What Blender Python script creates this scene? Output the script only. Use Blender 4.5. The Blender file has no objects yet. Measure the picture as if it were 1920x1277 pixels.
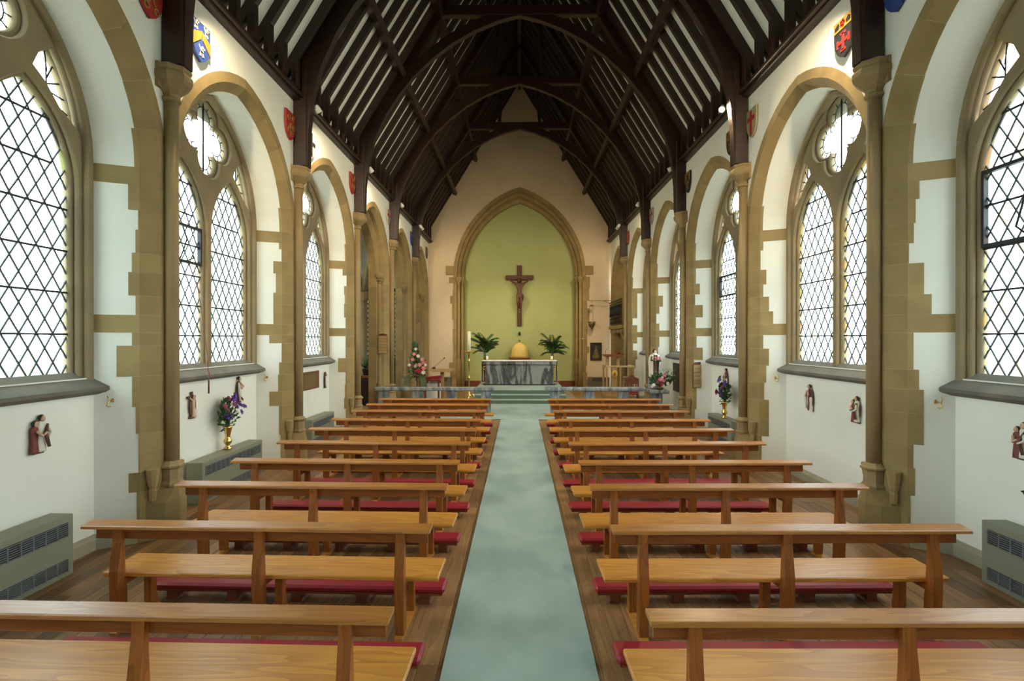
import bpy, bmesh, math, random
from mathutils import Vector, Matrix
random.seed(7)
PI = math.pi
S = bpy.context.scene
COL = S.collection

# ------------------------------------------------------------------ camera
cam_d = bpy.data.cameras.new('camera')
cam = bpy.data.objects.new('camera', cam_d)
COL.objects.link(cam)
cam_d.sensor_width = 36.0
cam_d.lens = 36.0 * 976.0 / 1920.0
cam_d.clip_start = 0.05
cam_d.clip_end = 300
cam.location = (0, 0, 2.2)
cam.rotation_euler = (PI / 2 - 0.0026, 0, 0.01434)
S.camera = cam

# ------------------------------------------------------------------ world (bright overcast sky)
W = bpy.data.worlds.new('overcast_sky')
S.world = W
W.use_nodes = True
wn = W.node_tree.nodes
wn['Background'].inputs['Color'].default_value = (0.82, 0.96, 1.0, 1)
wn['Background'].inputs['Strength'].default_value = 6.5

# ------------------------------------------------------------------ exposure
S.view_settings.view_transform = 'Standard'
S.view_settings.look = 'None'
S.view_settings.gamma = 1.0
S.view_settings.use_curve_mapping = False
S.view_settings.exposure = 0.68

# ------------------------------------------------------------------ helpers
def tag(o, label=None, cat=None, group=None, kind=None):
    if label: o['label'] = label
    if cat: o['category'] = cat
    if group: o['group'] = group
    if kind: o['kind'] = kind
    return o

def empty(name, loc=(0, 0, 0), rz=0.0, label=None, cat=None, group=None, kind=None):
    o = bpy.data.objects.new(name, None)
    COL.objects.link(o)
    o.empty_display_size = 0.1
    o.location = loc
    o.rotation_euler = (0, 0, rz)
    return tag(o, label, cat, group, kind)

def link(name, me, parent=None, loc=None, rot=None):
    o = bpy.data.objects.new(name, me)
    COL.objects.link(o)
    if parent: o.parent = parent
    if loc: o.location = loc
    if rot: o.rotation_euler = rot
    return o

def copy_tree(o, parent=None):
    c = o.copy(); COL.objects.link(c); c.parent = parent
    for ch in list(o.children):
        copy_tree(ch, c)
    return c

class MB:
    def __init__(s): s.v = []; s.f = []; s.sm = []
    def add(s, vs, fs, smooth=False):
        n = len(s.v)
        s.v += [tuple(p) for p in vs]
        s.f += [tuple(i + n for i in f) for f in fs]
        s.sm += [smooth] * len(fs)
        return s
    def box(s, x0, x1, y0, y1, z0, z1):
        v = [(x0,y0,z0),(x1,y0,z0),(x1,y1,z0),(x0,y1,z0),(x0,y0,z1),(x1,y0,z1),(x1,y1,z1),(x0,y1,z1)]
        return s.add(v, [(0,3,2,1),(4,5,6,7),(0,1,5,4),(1,2,6,5),(2,3,7,6),(3,0,4,7)])
    def bbox(s, x0, x1, y0, y1, z0, z1, b=0.006):
        # box with bevelled edges: 3 nested rings
        def ring(i, z): return [(x0+i,y0+i,z),(x1-i,y0+i,z),(x1-i,y1-i,z),(x0+i,y1-i,z)]
        def ring8(z): return [(x0+b,y0,z),(x1-b,y0,z),(x1,y0+b,z),(x1,y1-b,z),(x1-b,y1,z),(x0+b,y1,z),(x0,y1-b,z),(x0,y0+b,z)]
        def cap8(z): 
            i = b
            return [(x0+i,y0+i,z),(x1-i,y0+i,z),(x1-i,y0+i,z),(x1-i,y1-i,z),(x1-i,y1-i,z),(x0+i,y1-i,z),(x0+i,y1-i,z),(x0+i,y0+i,z)]
        v = ring(b, z0) + ring8(z0+b) + ring8(z1-b) + ring(b, z1)
        f = [(3,2,1,0)]
        m = {0:0,1:1,2:1,3:2,4:2,5:3,6:3,7:0}
        for i in range(8):
            j = (i+1) % 8
            f.append((4+i,4+j,12+j,12+i))
            if m[i] == m[j]:
                f.append((m[i],4+j,4+i)); f.append((12+i,12+j,20+m[i]))
            else:
                f.append((m[i],m[j],4+j,4+i)); f.append((12+i,12+j,20+m[j],20+m[i]))
        f.append((20,21,22,23))
        return s.add(v, f)
    def prism(s, poly, axis, a, b):
        # poly: 2d points, extruded along axis between a and b
        def P(p, t):
            if axis == 'x': return (t, p[0], p[1])
            if axis == 'y': return (p[0], t, p[1])
            return (p[0], p[1], t)
        n = len(poly)
        v = [P(p, a) for p in poly] + [P(p, b) for p in poly]
        f = [tuple(range(n))[::-1], tuple(range(n, 2*n))]
        for i in range(n):
            j = (i+1) % n
            f.append((i, j, n+j, n+i))
        return s.add(v, f)
    def lathe(s, prof, cx=0, cy=0, cz=0, n=16, smooth=True, rot=0.0, sx=1.0, sy=1.0):
        v = []; f = []
        for (r, z) in prof:
            for i in range(n):
                a = 2*PI*i/n + rot
                v.append((cx + sx*r*math.cos(a), cy + sy*r*math.sin(a), cz + z))
        for k in range(len(prof)-1):
            for i in range(n):
                j = (i+1) % n
                f.append((k*n+i, k*n+j, (k+1)*n+j, (k+1)*n+i))
        f.append(tuple(range(n))[::-1])
        f.append(tuple(range((len(prof)-1)*n, len(prof)*n)))
        return s.add(v, f, smooth)
    def tube(s, pts, r, n=8, smooth=True):
        pts = [Vector(p) for p in pts]
        rs = r if isinstance(r, (list, tuple)) else [r]*len(pts)
        v = []; f = []
        prev = None
        for k, p in enumerate(pts):
            if k == 0: d = pts[1]-p
            elif k == len(pts)-1: d = p-pts[k-1]
            else: d = (pts[k+1]-pts[k-1])
            d.normalize()
            if prev is None:
                up = Vector((0,0,1)) if abs(d.z) < 0.9 else Vector((1,0,0))
                a = d.cross(up).normalized()
            else:
                a = (prev - d*prev.dot(d)).normalized()
            prev = a
            b = d.cross(a)
            for i in range(n):
                t = 2*PI*i/n
                v.append(p + a*(rs[k]*math.cos(t)) + b*(rs[k]*math.sin(t)))
        for k in range(len(pts)-1):
            for i in range(n):
                j = (i+1) % n
                f.append((k*n+i, k*n+j, (k+1)*n+j, (k+1)*n+i))
        f.append(tuple(range(n))[::-1]); f.append(tuple(range((len(pts)-1)*n, len(pts)*n)))
        return s.add(v, f, smooth)
    def beam(s, a, b, w, h, up=(0,0,1)):
        # rectangular beam from a to b, width w (sideways), height h (along up)
        a = Vector(a); b = Vector(b); d = (b-a).normalized()
        up = Vector(up); side = d.cross(up).normalized(); u = side.cross(d).normalized()
        v = []
        for p in (a, b):
            for (i, j) in ((-1,-1),(1,-1),(1,1),(-1,1)):
                v.append(p + side*(i*w/2) + u*(j*h/2))
        return s.add(v, [(0,1,2,3),(7,6,5,4),(0,4,5,1),(1,5,6,2),(2,6,7,3),(3,7,4,0)])
    def ball(s, c, r, n=8, m=6, sc=(1,1,1)):
        v = []; f = []
        for k in range(1, m):
            a = PI*k/m
            for i in range(n):
                t = 2*PI*i/n
                v.append((c[0]+sc[0]*r*math.sin(a)*math.cos(t), c[1]+sc[1]*r*math.sin(a)*math.sin(t), c[2]+sc[2]*r*math.cos(a)))
        v.append((c[0],c[1],c[2]+sc[2]*r)); v.append((c[0],c[1],c[2]-sc[2]*r))
        for k in range(m-2):
            for i in range(n):
                j = (i+1) % n
                f.append((k*n+i,(k+1)*n+i,(k+1)*n+j,k*n+j))
        for i in range(n):
            j = (i+1) % n
            f.append((len(v)-2, i, j)); f.append((len(v)-1, (m-2)*n+j, (m-2)*n+i))
        return s.add(v, f, True)
    def strip(s, A, B, smooth=False):
        n = len(A)
        v = list(A)+list(B)
        return s.add(v, [(i,i+1,n+i+1,n+i) for i in range(n-1)], smooth)
    def mesh(s, name, mat):
        me = bpy.data.meshes.new(name)
        me.from_pydata(s.v, [], s.f)
        if mat: me.materials.append(mat)
        me.polygons.foreach_set('use_smooth', s.sm)
        bm = bmesh.new(); bm.from_mesh(me)
        bmesh.ops.recalc_face_normals(bm, faces=bm.faces)
        bm.to_mesh(me); bm.free()
        me.update()
        return me
    def build(s, name, mat, parent=None, loc=None, rot=None, label=None, cat=None, group=None, kind=None):
        o = link(name, s.mesh(name, mat), parent, loc, rot)
        return tag(o, label, cat, group, kind)

def skin(name, pts, edges, radii, mat, parent=None, sub=2, root=0, loc=None, rot=None):
    me = bpy.data.meshes.new(name + '_bones')
    me.from_pydata([tuple(p) for p in pts], edges, [])
    o = bpy.data.objects.new(name + '_bones', me)
    COL.objects.link(o)
    md = o.modifiers.new('skin', 'SKIN')
    sv = me.skin_vertices[0].data
    for i, r in enumerate(radii):
        sv[i].radius = r if isinstance(r, (tuple, list)) else (r, r)
        sv[i].use_root = (i == root)
    md.use_smooth_shade = True
    ss = o.modifiers.new('sub', 'SUBSURF'); ss.levels = sub; ss.render_levels = sub
    dg = bpy.context.evaluated_depsgraph_get(); dg.update()
    nm = bpy.data.meshes.new_from_object(o.evaluated_get(dg))
    nm.name = name
    bpy.data.objects.remove(o)
    nm.materials.clear(); nm.materials.append(mat)
    for p in nm.polygons: p.use_smooth = True
    return link(name, nm, parent, loc, rot)

def curve_mesh(name, splines, extr, bev, mat):
    cu = bpy.data.curves.new(name, 'CURVE')
    cu.dimensions = '2D'; cu.fill_mode = 'BOTH'; cu.extrude = extr
    cu.bevel_depth = bev; cu.bevel_resolution = 0; cu.offset = -bev
    for sp in splines:
        s = cu.splines.new('POLY'); s.points.add(len(sp)-1); s.use_cyclic_u = True
        for i, p in enumerate(sp): s.points[i].co = (p[0], p[1], 0, 1)
    o = bpy.data.objects.new(name, cu); COL.objects.link(o)
    dg = bpy.context.evaluated_depsgraph_get(); dg.update()
    me = bpy.data.meshes.new_from_object(o.evaluated_get(dg))
    bpy.data.objects.remove(o)
    me.materials.clear(); me.materials.append(mat)
    # curve plane (x,y) -> (x, z); depth z -> y
    me.transform(Matrix(((1,0,0,0),(0,0,-1,0),(0,1,0,0),(0,0,0,1))))
    me.name = name
    return me

# ------------------------------------------------------------------ materials
MATS = {}
def mat(name, col, rough=0.6, metal=0.0, noise=None, bump=None, rnd=0.0, spec=0.5, sheen=0.0):
    """noise = (scale xyz, second colour, detail, low, high); bump = (scale, strength)"""
    m = bpy.data.materials.new(name); m.use_nodes = True
    nt = m.node_tree; N = nt.nodes; L = nt.links
    b = N['Principled BSDF']
    b.inputs['Base Color'].default_value = (*col, 1)
    b.inputs['Roughness'].default_value = rough
    b.inputs['Metallic'].default_value = metal
    b.inputs['Specular IOR Level'].default_value = spec
    if sheen: b.inputs['Sheen Weight'].default_value = sheen
    tc = N.new('ShaderNodeTexCoord')
    out = None
    if noise:
        sc, c2, det, lo, hi = noise
        mp = N.new('ShaderNodeMapping'); mp.inputs['Scale'].default_value = sc
        L.new(tc.outputs['Object'], mp.inputs['Vector'])
        vec = mp.outputs['Vector']
        if rnd:
            oi = N.new('ShaderNodeObjectInfo')
            mu = N.new('ShaderNodeMath'); mu.operation = 'MULTIPLY'; mu.inputs[1].default_value = 37.0
            L.new(oi.outputs['Random'], mu.inputs[0])
            ad = N.new('ShaderNodeVectorMath'); ad.operation = 'ADD'
            L.new(vec, ad.inputs[0]); L.new(mu.outputs[0], ad.inputs[1])
            vec = ad.outputs[0]
        nz = N.new('ShaderNodeTexNoise'); nz.inputs['Scale'].default_value = 1.0
        nz.inputs['Detail'].default_value = det
        L.new(vec, nz.inputs['Vector'])
        rp = N.new('ShaderNodeValToRGB')
        rp.color_ramp.elements[0].position = lo; rp.color_ramp.elements[0].color = (*col, 1)
        rp.color_ramp.elements[1].position = hi; rp.color_ramp.elements[1].color = (*c2, 1)
        L.new(nz.outputs['Fac'], rp.inputs['Fac'])
        out = rp.outputs['Color']
    if rnd:
        oi2 = N.new('ShaderNodeObjectInfo')
        mr = N.new('ShaderNodeMapRange'); mr.inputs['To Min'].default_value = 1-rnd; mr.inputs['To Max'].default_value = 1+rnd
        L.new(oi2.outputs['Random'], mr.inputs['Value'])
        hs = N.new('ShaderNodeHueSaturation')
        L.new(mr.outputs['Result'], hs.inputs['Value'])
        if out: L.new(out, hs.inputs['Color'])
        else: hs.inputs['Color'].default_value = (*col, 1)
        out = hs.outputs['Color']
    if out: L.new(out, b.inputs['Base Color'])
    if bump:
        nb = N.new('ShaderNodeTexNoise'); nb.inputs['Scale'].default_value = bump[0]; nb.inputs['Detail'].default_value = 4
        L.new(tc.outputs['Object'], nb.inputs['Vector'])
        bp = N.new('ShaderNodeBump'); bp.inputs['Strength'].default_value = bump[1]; bp.inputs['Distance'].default_value = 0.02
        L.new(nb.outputs['Fac'], bp.inputs['Height'])
        L.new(bp.outputs['Normal'], b.inputs['Normal'])
    MATS[name] = m
    return m

def wood(name, c1, c2, rough=0.3, axis=0, rnd=0.12, grain=1.0, coat=0.0):
    """long grain along axis with cathedral figure"""
    m = bpy.data.materials.new(name); m.use_nodes = True
    nt = m.node_tree; N = nt.nodes; L = nt.links
    b = N['Principled BSDF']; b.inputs['Roughness'].default_value = rough
    if coat: b.inputs['Coat Weight'].default_value = coat; b.inputs['Coat Roughness'].default_value = 0.25
    tc = N.new('ShaderNodeTexCoord'); oi = N.new('ShaderNodeObjectInfo')
    mu = N.new('ShaderNodeMath'); mu.operation = 'MULTIPLY'; mu.inputs[1].default_value = 23.0
    L.new(oi.outputs['Random'], mu.inputs[0])
    ad = N.new('ShaderNodeVectorMath'); ad.operation = 'ADD'
    L.new(tc.outputs['Object'], ad.inputs[0]); L.new(mu.outputs[0], ad.inputs[1])
    mp = N.new('ShaderNodeMapping')
    sc = [9.0*grain]*3; sc[axis] = 0.9*grain
    mp.inputs['Scale'].default_value = sc
    L.new(ad.outputs[0], mp.inputs['Vector'])
    n1 = N.new('ShaderNodeTexNoise'); n1.inputs['Scale'].default_value = 0.8; n1.inputs['Detail'].default_value = 2
    L.new(mp.outputs['Vector'], n1.inputs['Vector'])
    m1 = N.new('ShaderNodeMath'); m1.operation = 'MULTIPLY'; m1.inputs[1].default_value = 9.0
    L.new(n1.outputs['Fac'], m1.inputs[0])
    fr = N.new('ShaderNodeMath'); fr.operation = 'FRACT'
    L.new(m1.outputs[0], fr.inputs[0])
    n2 = N.new('ShaderNodeTexNoise'); n2.inputs['Scale'].default_value = 6.0; n2.inputs['Detail'].default_value = 3
    L.new(mp.outputs['Vector'], n2.inputs['Vector'])
    av = N.new('ShaderNodeMath'); av.operation = 'MULTIPLY_ADD'; av.inputs[1].default_value = 0.55
    L.new(fr.outputs[0], av.inputs[0])
    m3 = N.new('ShaderNodeMath'); m3.operation = 'MULTIPLY'; m3.inputs[1].default_value = 0.5
    L.new(n2.outputs['Fac'], m3.inputs[0]); L.new(m3.outputs[0], av.inputs[2])
    rp = N.new('ShaderNodeValToRGB')
    rp.color_ramp.elements[0].position = 0.15; rp.color_ramp.elements[0].color = (*c1, 1)
    rp.color_ramp.elements[1].position = 0.9; rp.color_ramp.elements[1].color = (*c2, 1)
    L.new(av.outputs[0], rp.inputs['Fac'])
    mr = N.new('ShaderNodeMapRange'); mr.inputs['To Min'].default_value = 1-rnd; mr.inputs['To Max'].default_value = 1+rnd
    L.new(oi.outputs['Random'], mr.inputs['Value'])
    hs = N.new('ShaderNodeHueSaturation'); L.new(mr.outputs['Result'], hs.inputs['Value']); L.new(rp.outputs['Color'], hs.inputs['Color'])
    L.new(hs.outputs['Color'], b.inputs['Base Color'])
    return m

def marble(name, dark, light, scale=2.2):
    m = bpy.data.materials.new(name); m.use_nodes = True
    nt = m.node_tree; N = nt.nodes; L = nt.links
    b = N['Principled BSDF']; b.inputs['Roughness'].default_value = 0.25
    tc = N.new('ShaderNodeTexCoord')
    mp = N.new('ShaderNodeMapping'); mp.inputs['Rotation'].default_value = (0, 0.55, 0.3); mp.inputs['Scale'].default_value = (2.4, 1.0, 0.55)
    L.new(tc.outputs['Object'], mp.inputs['Vector'])
    n1 = N.new('ShaderNodeTexNoise'); n1.inputs['Scale'].default_value = scale; n1.inputs['Detail'].default_value = 6; n1.inputs['Distortion'].default_value = 1.6
    L.new(mp.outputs['Vector'], n1.inputs['Vector'])
    rp = N.new('ShaderNodeValToRGB')
    e = rp.color_ramp.elements
    e[0].position = 0.36; e[0].color = (*dark, 1)
    e[1].position = 0.60; e[1].color = (*light, 1)
    k = e.new(0.47); k.color = (dark[0]*1.8, dark[1]*1.8, dark[2]*1.85, 1)
    k = e.new(0.52); k.color = (light[0]*0.75, light[1]*0.75, light[2]*0.75, 1)
    L.new(n1.outputs['Fac'], rp.inputs['Fac'])
    n2 = N.new('ShaderNodeTexNoise'); n2.inputs['Scale'].default_value = scale*2.2; n2.inputs['Detail'].default_value = 3; n2.inputs['Distortion'].default_value = 2.5
    L.new(mp.outputs['Vector'], n2.inputs['Vector'])
    sb = N.new('ShaderNodeMath'); sb.operation = 'SUBTRACT'; sb.inputs[1].default_value = 0.5; L.new(n2.outputs['Fac'], sb.inputs[0])
    ab = N.new('ShaderNodeMath'); ab.operation = 'ABSOLUTE'; L.new(sb.outputs[0], ab.inputs[0])
    lt = N.new('ShaderNodeMapRange'); lt.inputs['From Max'].default_value = 0.018; lt.inputs['To Min'].default_value = 0.7; lt.inputs['To Max'].default_value = 0.0
    L.new(ab.outputs[0], lt.inputs['Value'])
    mx = N.new('ShaderNodeMixRGB'); mx.inputs['Color2'].default_value = (*light, 1)
    L.new(lt.outputs['Result'], mx.inputs['Fac']); L.new(rp.outputs['Color'], mx.inputs['Color1'])
    L.new(mx.outputs['Color'], b.inputs['Base Color'])
    return m

def glass(name, col, k=0.92):
    m = bpy.data.materials.new(name); m.use_nodes = True
    nt = m.node_tree; N = nt.nodes; L = nt.links
    N.remove(N['Principled BSDF'])
    tr = N.new('ShaderNodeBsdfTransparent'); tr.inputs['Color'].default_value = (*col, 1)
    gl = N.new('ShaderNodeBsdfGlossy'); gl.inputs['Roughness'].default_value = 0.15
    mx = N.new('ShaderNodeMixShader'); mx.inputs['Fac'].default_value = 1-k
    L.new(tr.outputs[0], mx.inputs[1]); L.new(gl.outputs[0], mx.inputs[2])
    L.new(mx.outputs[0], N['Material Output'].inputs['Surface'])
    return m

M_plaster = mat('white_plaster', (0.80, 0.795, 0.71), 0.85, noise=((1.2,1.2,1.2),(0.75,0.745,0.65),3,0.4,0.8), bump=(30,0.06))
M_stone = mat('honey_sandstone', (0.335, 0.240, 0.100), 0.85, noise=((2.5,2.5,2.5),(0.245,0.170,0.068),5,0.35,0.72), bump=(45,0.15), rnd=0.09)
M_shaft = mat('sandstone_shaft', (0.31, 0.220, 0.100), 0.8, noise=((3,3,1.2),(0.225,0.155,0.075),5,0.35,0.75), bump=(45,0.15), rnd=0.05)
M_tracery = mat('weathered_tracery_stone', (0.27, 0.205, 0.105), 0.85, noise=((2,2,2),(0.185,0.145,0.085),5,0.35,0.75), bump=(40,0.15))
M_sill = mat('grey_sill_stone', (0.125, 0.118, 0.095), 0.8, noise=((3,3,3),(0.19,0.165,0.12),5,0.4,0.75), bump=(40,0.15))
M_plinth = mat('worn_plinth_stone', (0.36, 0.32, 0.22), 0.85, noise=((2.5,2.5,4),(0.27,0.26,0.22),5,0.4,0.7), bump=(40,0.15))
M_white = mat('white_paint', (0.86, 0.87, 0.80), 0.8)
M_timber = wood('dark_stained_oak', (0.036, 0.014, 0.007), (0.015, 0.006, 0.004), 0.45, 0, 0.15, 0.8)
M_floor = wood('worn_floorboards', (0.295, 0.160, 0.068), (0.175, 0.090, 0.036), 0.40, 1, 0.42, 0.7)
M_subfloor = mat('floor_gap_shadow', (0.02, 0.014, 0.01), 0.9)
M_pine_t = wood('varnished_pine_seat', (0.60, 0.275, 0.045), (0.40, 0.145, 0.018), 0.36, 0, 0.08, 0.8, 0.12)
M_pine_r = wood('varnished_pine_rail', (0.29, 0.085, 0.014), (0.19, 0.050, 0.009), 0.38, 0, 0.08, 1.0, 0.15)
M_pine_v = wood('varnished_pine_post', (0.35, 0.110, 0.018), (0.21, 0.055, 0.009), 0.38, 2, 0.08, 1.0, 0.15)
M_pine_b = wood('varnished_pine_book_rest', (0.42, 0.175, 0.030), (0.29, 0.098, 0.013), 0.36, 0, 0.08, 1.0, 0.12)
M_oak = wood('pale_oak', (0.42, 0.26, 0.11), (0.30, 0.17, 0.065), 0.45, 2, 0.06, 1.0)
M_oak_h = wood('pale_oak_board', (0.50, 0.36, 0.17), (0.40, 0.26, 0.11), 0.45, 1, 0.06, 1.0)
M_redwood = wood('red_brown_wood', (0.20, 0.06, 0.025), (0.12, 0.03, 0.014), 0.4, 0, 0.1, 1.0)
M_crosswood = wood('crucifix_wood', (0.115, 0.034, 0.012), (0.07, 0.02, 0.008), 0.45, 2, 0.05, 1.0)
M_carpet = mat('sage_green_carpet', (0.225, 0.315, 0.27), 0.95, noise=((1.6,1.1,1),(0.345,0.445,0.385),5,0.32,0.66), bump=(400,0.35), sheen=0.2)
M_carpet_shade = mat('shaded_riser_carpet', (0.13, 0.19, 0.145), 0.95, bump=(300,0.3))  # same green carpet, darkened: shade on the step risers put into the colour
M_red = mat('red_vinyl', (0.29, 0.010, 0.020), 0.45, noise=((6,6,6),(0.22,0.008,0.015),3,0.4,0.7))
M_heater = mat('sage_grey_enamel', (0.235, 0.245, 0.175), 0.45)
M_heater_top = mat('sage_grey_enamel_top', (0.235, 0.245, 0.175), 0.45)
M_grille = mat('pale_grille_metal', (0.22, 0.245, 0.26), 0.4, 0.3)
M_dark = mat('dark_void', (0.012, 0.012, 0.013), 0.9)
M_lead = mat('lead_came', (0.035, 0.04, 0.042), 0.6, 0.3)
M_iron = mat('black_iron', (0.02, 0.02, 0.022), 0.5, 0.4)
M_brass = mat('polished_brass', (0.75, 0.50, 0.16), 0.22, 1.0)
M_brassd = mat('aged_bronze', (0.17, 0.115, 0.05), 0.5, 0.5)
M_marble = marble('grey_marble', (0.050, 0.053, 0.058), (0.29, 0.30, 0.305), 1.15)
M_marble2 = marble('bluish_rail_marble', (0.10, 0.125, 0.145), (0.32, 0.36, 0.385), 2.2)
M_linen = mat('white_linen', (0.85, 0.85, 0.82), 0.8)
M_green = mat('soft_green_wall', (0.42, 0.45, 0.19), 0.85, noise=((0.8,0.8,0.8),(0.39,0.42,0.17),2,0.4,0.7))
M_gold = mat('gold_silk', (0.78, 0.58, 0.16), 0.5)
M_golds = mat('gold_paint', (0.55, 0.38, 0.08), 0.4, 0.3)
M_wax = mat('cream_wax', (0.86, 0.80, 0.60), 0.5)
M_palm = mat('palm_green', (0.022, 0.075, 0.018), 0.5, noise=((8,8,8),(0.05,0.13,0.03),2,0.4,0.7))
M_leaf = mat('leaf_green', (0.035, 0.10, 0.03), 0.5, noise=((20,20,20),(0.07,0.15,0.05),2,0.4,0.7))
M_leafp = mat('grey_green_leaf', (0.13, 0.19, 0.09), 0.6)
M_purple = mat('purple_petals', (0.10, 0.035, 0.30), 0.6)
M_mauve = mat('mauve_petals', (0.25, 0.05, 0.10), 0.6)
M_pink = mat('pink_petals', (0.72, 0.27, 0.30), 0.6)
M_palepink = mat('pale_pink_petals', (0.80, 0.62, 0.58), 0.6)
M_crimson = mat('crimson_petals', (0.40, 0.02, 0.04), 0.6)
M_whitepet = mat('white_petals', (0.82, 0.82, 0.76), 0.6)
M_skin = mat('painted_plaster_skin', (0.62, 0.42, 0.28), 0.6)
M_robe_w = mat('painted_plaster_white', (0.70, 0.67, 0.58), 0.6)
M_robe_r = mat('painted_plaster_red', (0.17, 0.035, 0.028), 0.6)
M_robe_b = mat('painted_plaster_brown', (0.12, 0.055, 0.03), 0.6)
M_hair = mat('dark_brown_hair', (0.04, 0.022, 0.014), 0.7)
M_corpus = wood('carved_wood_figure', (0.13, 0.042, 0.015), (0.09, 0.027, 0.010), 0.45, 2, 0.02, 2.0)
M_hred = mat('heraldic_red', (0.33, 0.02, 0.018), 0.5)
M_hblue = mat('heraldic_blue', (0.03, 0.06, 0.24), 0.5)
M_hblack = mat('heraldic_black', (0.015, 0.015, 0.02), 0.5)
M_hgold = mat('heraldic_gold', (0.32, 0.18, 0.03), 0.5)
M_hsilver = mat('heraldic_silver', (0.42, 0.41, 0.37), 0.5)
M_hcream = mat('heraldic_cream', (0.30, 0.26, 0.14), 0.5)
M_lampw = mat('white_lamp_enamel', (0.8, 0.8, 0.78), 0.4)
M_canvas = mat('dark_oil_paint', (0.018, 0.016, 0.010), 0.4, noise=((5,5,5),(0.05,0.042,0.02),4,0.4,0.7))
M_stonefl = mat('beige_stone_paving', (0.36, 0.29, 0.20), 0.6, noise=((3,3,3),(0.30,0.24,0.165),4,0.4,0.7))
M_sanct = wood('sanctuary_boards', (0.36, 0.20, 0.075), (0.26, 0.135, 0.05), 0.4, 1, 0.1, 0.8)
M_vent = mat('grey_brown_vent', (0.13, 0.115, 0.075), 0.6)
M_glass = glass('clear_quarry_glass', (0.97, 1.0, 1.0))
M_glassy = glass('straw_quarry_glass', (1.0, 0.93, 0.74))
M_glassp = glass('rose_quarry_glass', (1.0, 0.87, 0.82))
M_glassg = glass('greenish_quarry_glass', (0.86, 0.98, 0.80))
M_ground = mat('pale_gravel', (0.42, 0.42, 0.36), 0.9)
def emit(name, col, st):
    m = bpy.data.materials.new(name); m.use_nodes = True
    b = m.node_tree.nodes['Principled BSDF']
    b.inputs['Emission Color'].default_value = (*col, 1); b.inputs['Emission Strength'].default_value = st
    return m
M_bulb = emit('lit_bulb', (1.0, 0.86, 0.62), 12)

# ------------------------------------------------------------------ geometry of the nave
BAY = 3.38
def YC(k): return 5.83 + BAY*(k-1)         # column k ; bay b lies between column b-1 and b
def YM(b): return YC(b) - BAY/2
Y_EAST = YC(6) + 0.05
Y_WEST = YC(-2)
XF, XA, XD = 3.985, 4.10, 4.47             # pier face, arris, window plane
ZS = 4.05                                  # springing
ZTOP = 6.45                                # wall top
PROF = {'ext': (1.69, 1.92), 'face': (1.56, 1.79), 'arris': (1.42, 1.69), 'deep': (1.26, 1.70)}

def arch_uv(s, h, side, t, zs=ZS):
    if t <= 1: return (side*s, zs*t)
    R = (s*s + h*h)/(2*s)
    am = math.acos(max(-1, min(1, (R-s)/R)))
    a = (t-1)*am
    return (side*(s-R+R*math.cos(a)), zs + R*math.sin(a))
def arch_half(s, h, side, n, zs=ZS, z0=None):
    pts = [arch_uv(s, h, side, 1+i/n, zs) for i in range(n+1)]
    if z0 is not None: pts = [(side*s, z0)] + pts
    return pts
def arch_full(s, h, n, zs, z0):
    l = arch_half(s, h, -1, n, zs, z0); r = arch_half(s, h, 1, n, zs, z0)
    return l + r[::-1][1:]

# ------------------------------------------------------------------ floor
floor = MB().box(-4.5, 4.5, Y_WEST, 13.6, -0.12, -0.004).build('floor', M_subfloor, label='dark timber floor of the nave made of long worn boards', cat='floor', kind='structure')
ground = MB().box(-60, 60, -60, 90, -0.5, -0.4).build('ground', M_ground, label='pale ground outside the windows', cat='ground', kind='structure')
PW = 0.137
stuff = MB()
count = 0
nx = int(4.5/PW)
plank_cache = {}
for i in range(-nx-1, nx+1):
    x0 = i*PW; x1 = x0+PW
    if x0 > -0.44 and x1 < 0.44: continue
    if x0 < -4.53 or x1 > 4.53: continue
    y = Y_WEST + random.uniform(0, 1.5)
    first = True
    yprev = Y_WEST
    while yprev < 13.6:
        ynext = y if first else min(13.6, yprev + random.choice([2.6, 3.3, 3.9, 4.4]))
        first = False
        if ynext - yprev < 0.3: yprev = max(yprev, ynext); y = ynext; 
        if ynext <= yprev: ynext = yprev + 2.0
        L_ = ynext - yprev
        if ynext < 2.0 or (yprev > 9.5):
            stuff.box(x0+0.0015, x1-0.0015, yprev+0.001, ynext-0.001, -0.004, random.uniform(-0.0005, 0.001))
        else:
            key = round(L_, 2)
            if key not in plank_cache:
                plank_cache[key] = MB().bbox(0.0012, PW-0.0012, 0.001, key-0.001, -0.03, 0.0, 0.0022).mesh('floorboard', M_floor)
            link('floorboard', plank_cache[key], floor, (x0, yprev, random.uniform(-0.0008, 0.0012)))
            count += 1
        yprev = ynext
so = stuff.build('floorboards_far', M_floor, floor, kind='stuff')
print('planks', count)
# chancel floor
chf = MB().box(-4.5, 4.5, 13.6, Y_EAST+0.6, -0.12, -0.004).build('floor_chancel', M_sanct, label='honey coloured board floor of the sanctuary behind the marble rails', cat='floor', kind='structure')
MB().box(-2.1, 2.1, 15.4, Y_EAST, -0.004, 0.012).build('stone_paving', M_stonefl, chf)

# carpets
MB().bbox(-0.515, 0.515, Y_WEST+0.6, 14.2, 0.0, 0.014, 0.004).build('aisle_carpet', M_carpet, label='long sage green carpet runner down the centre aisle', cat='carpet')
MB().bbox(-2.4, 2.4, 14.2, 17.55, 0.0, 0.018, 0.004).build('cross_carpet', M_carpet, label='broad sage green carpet before the altar steps', cat='carpet')

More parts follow.
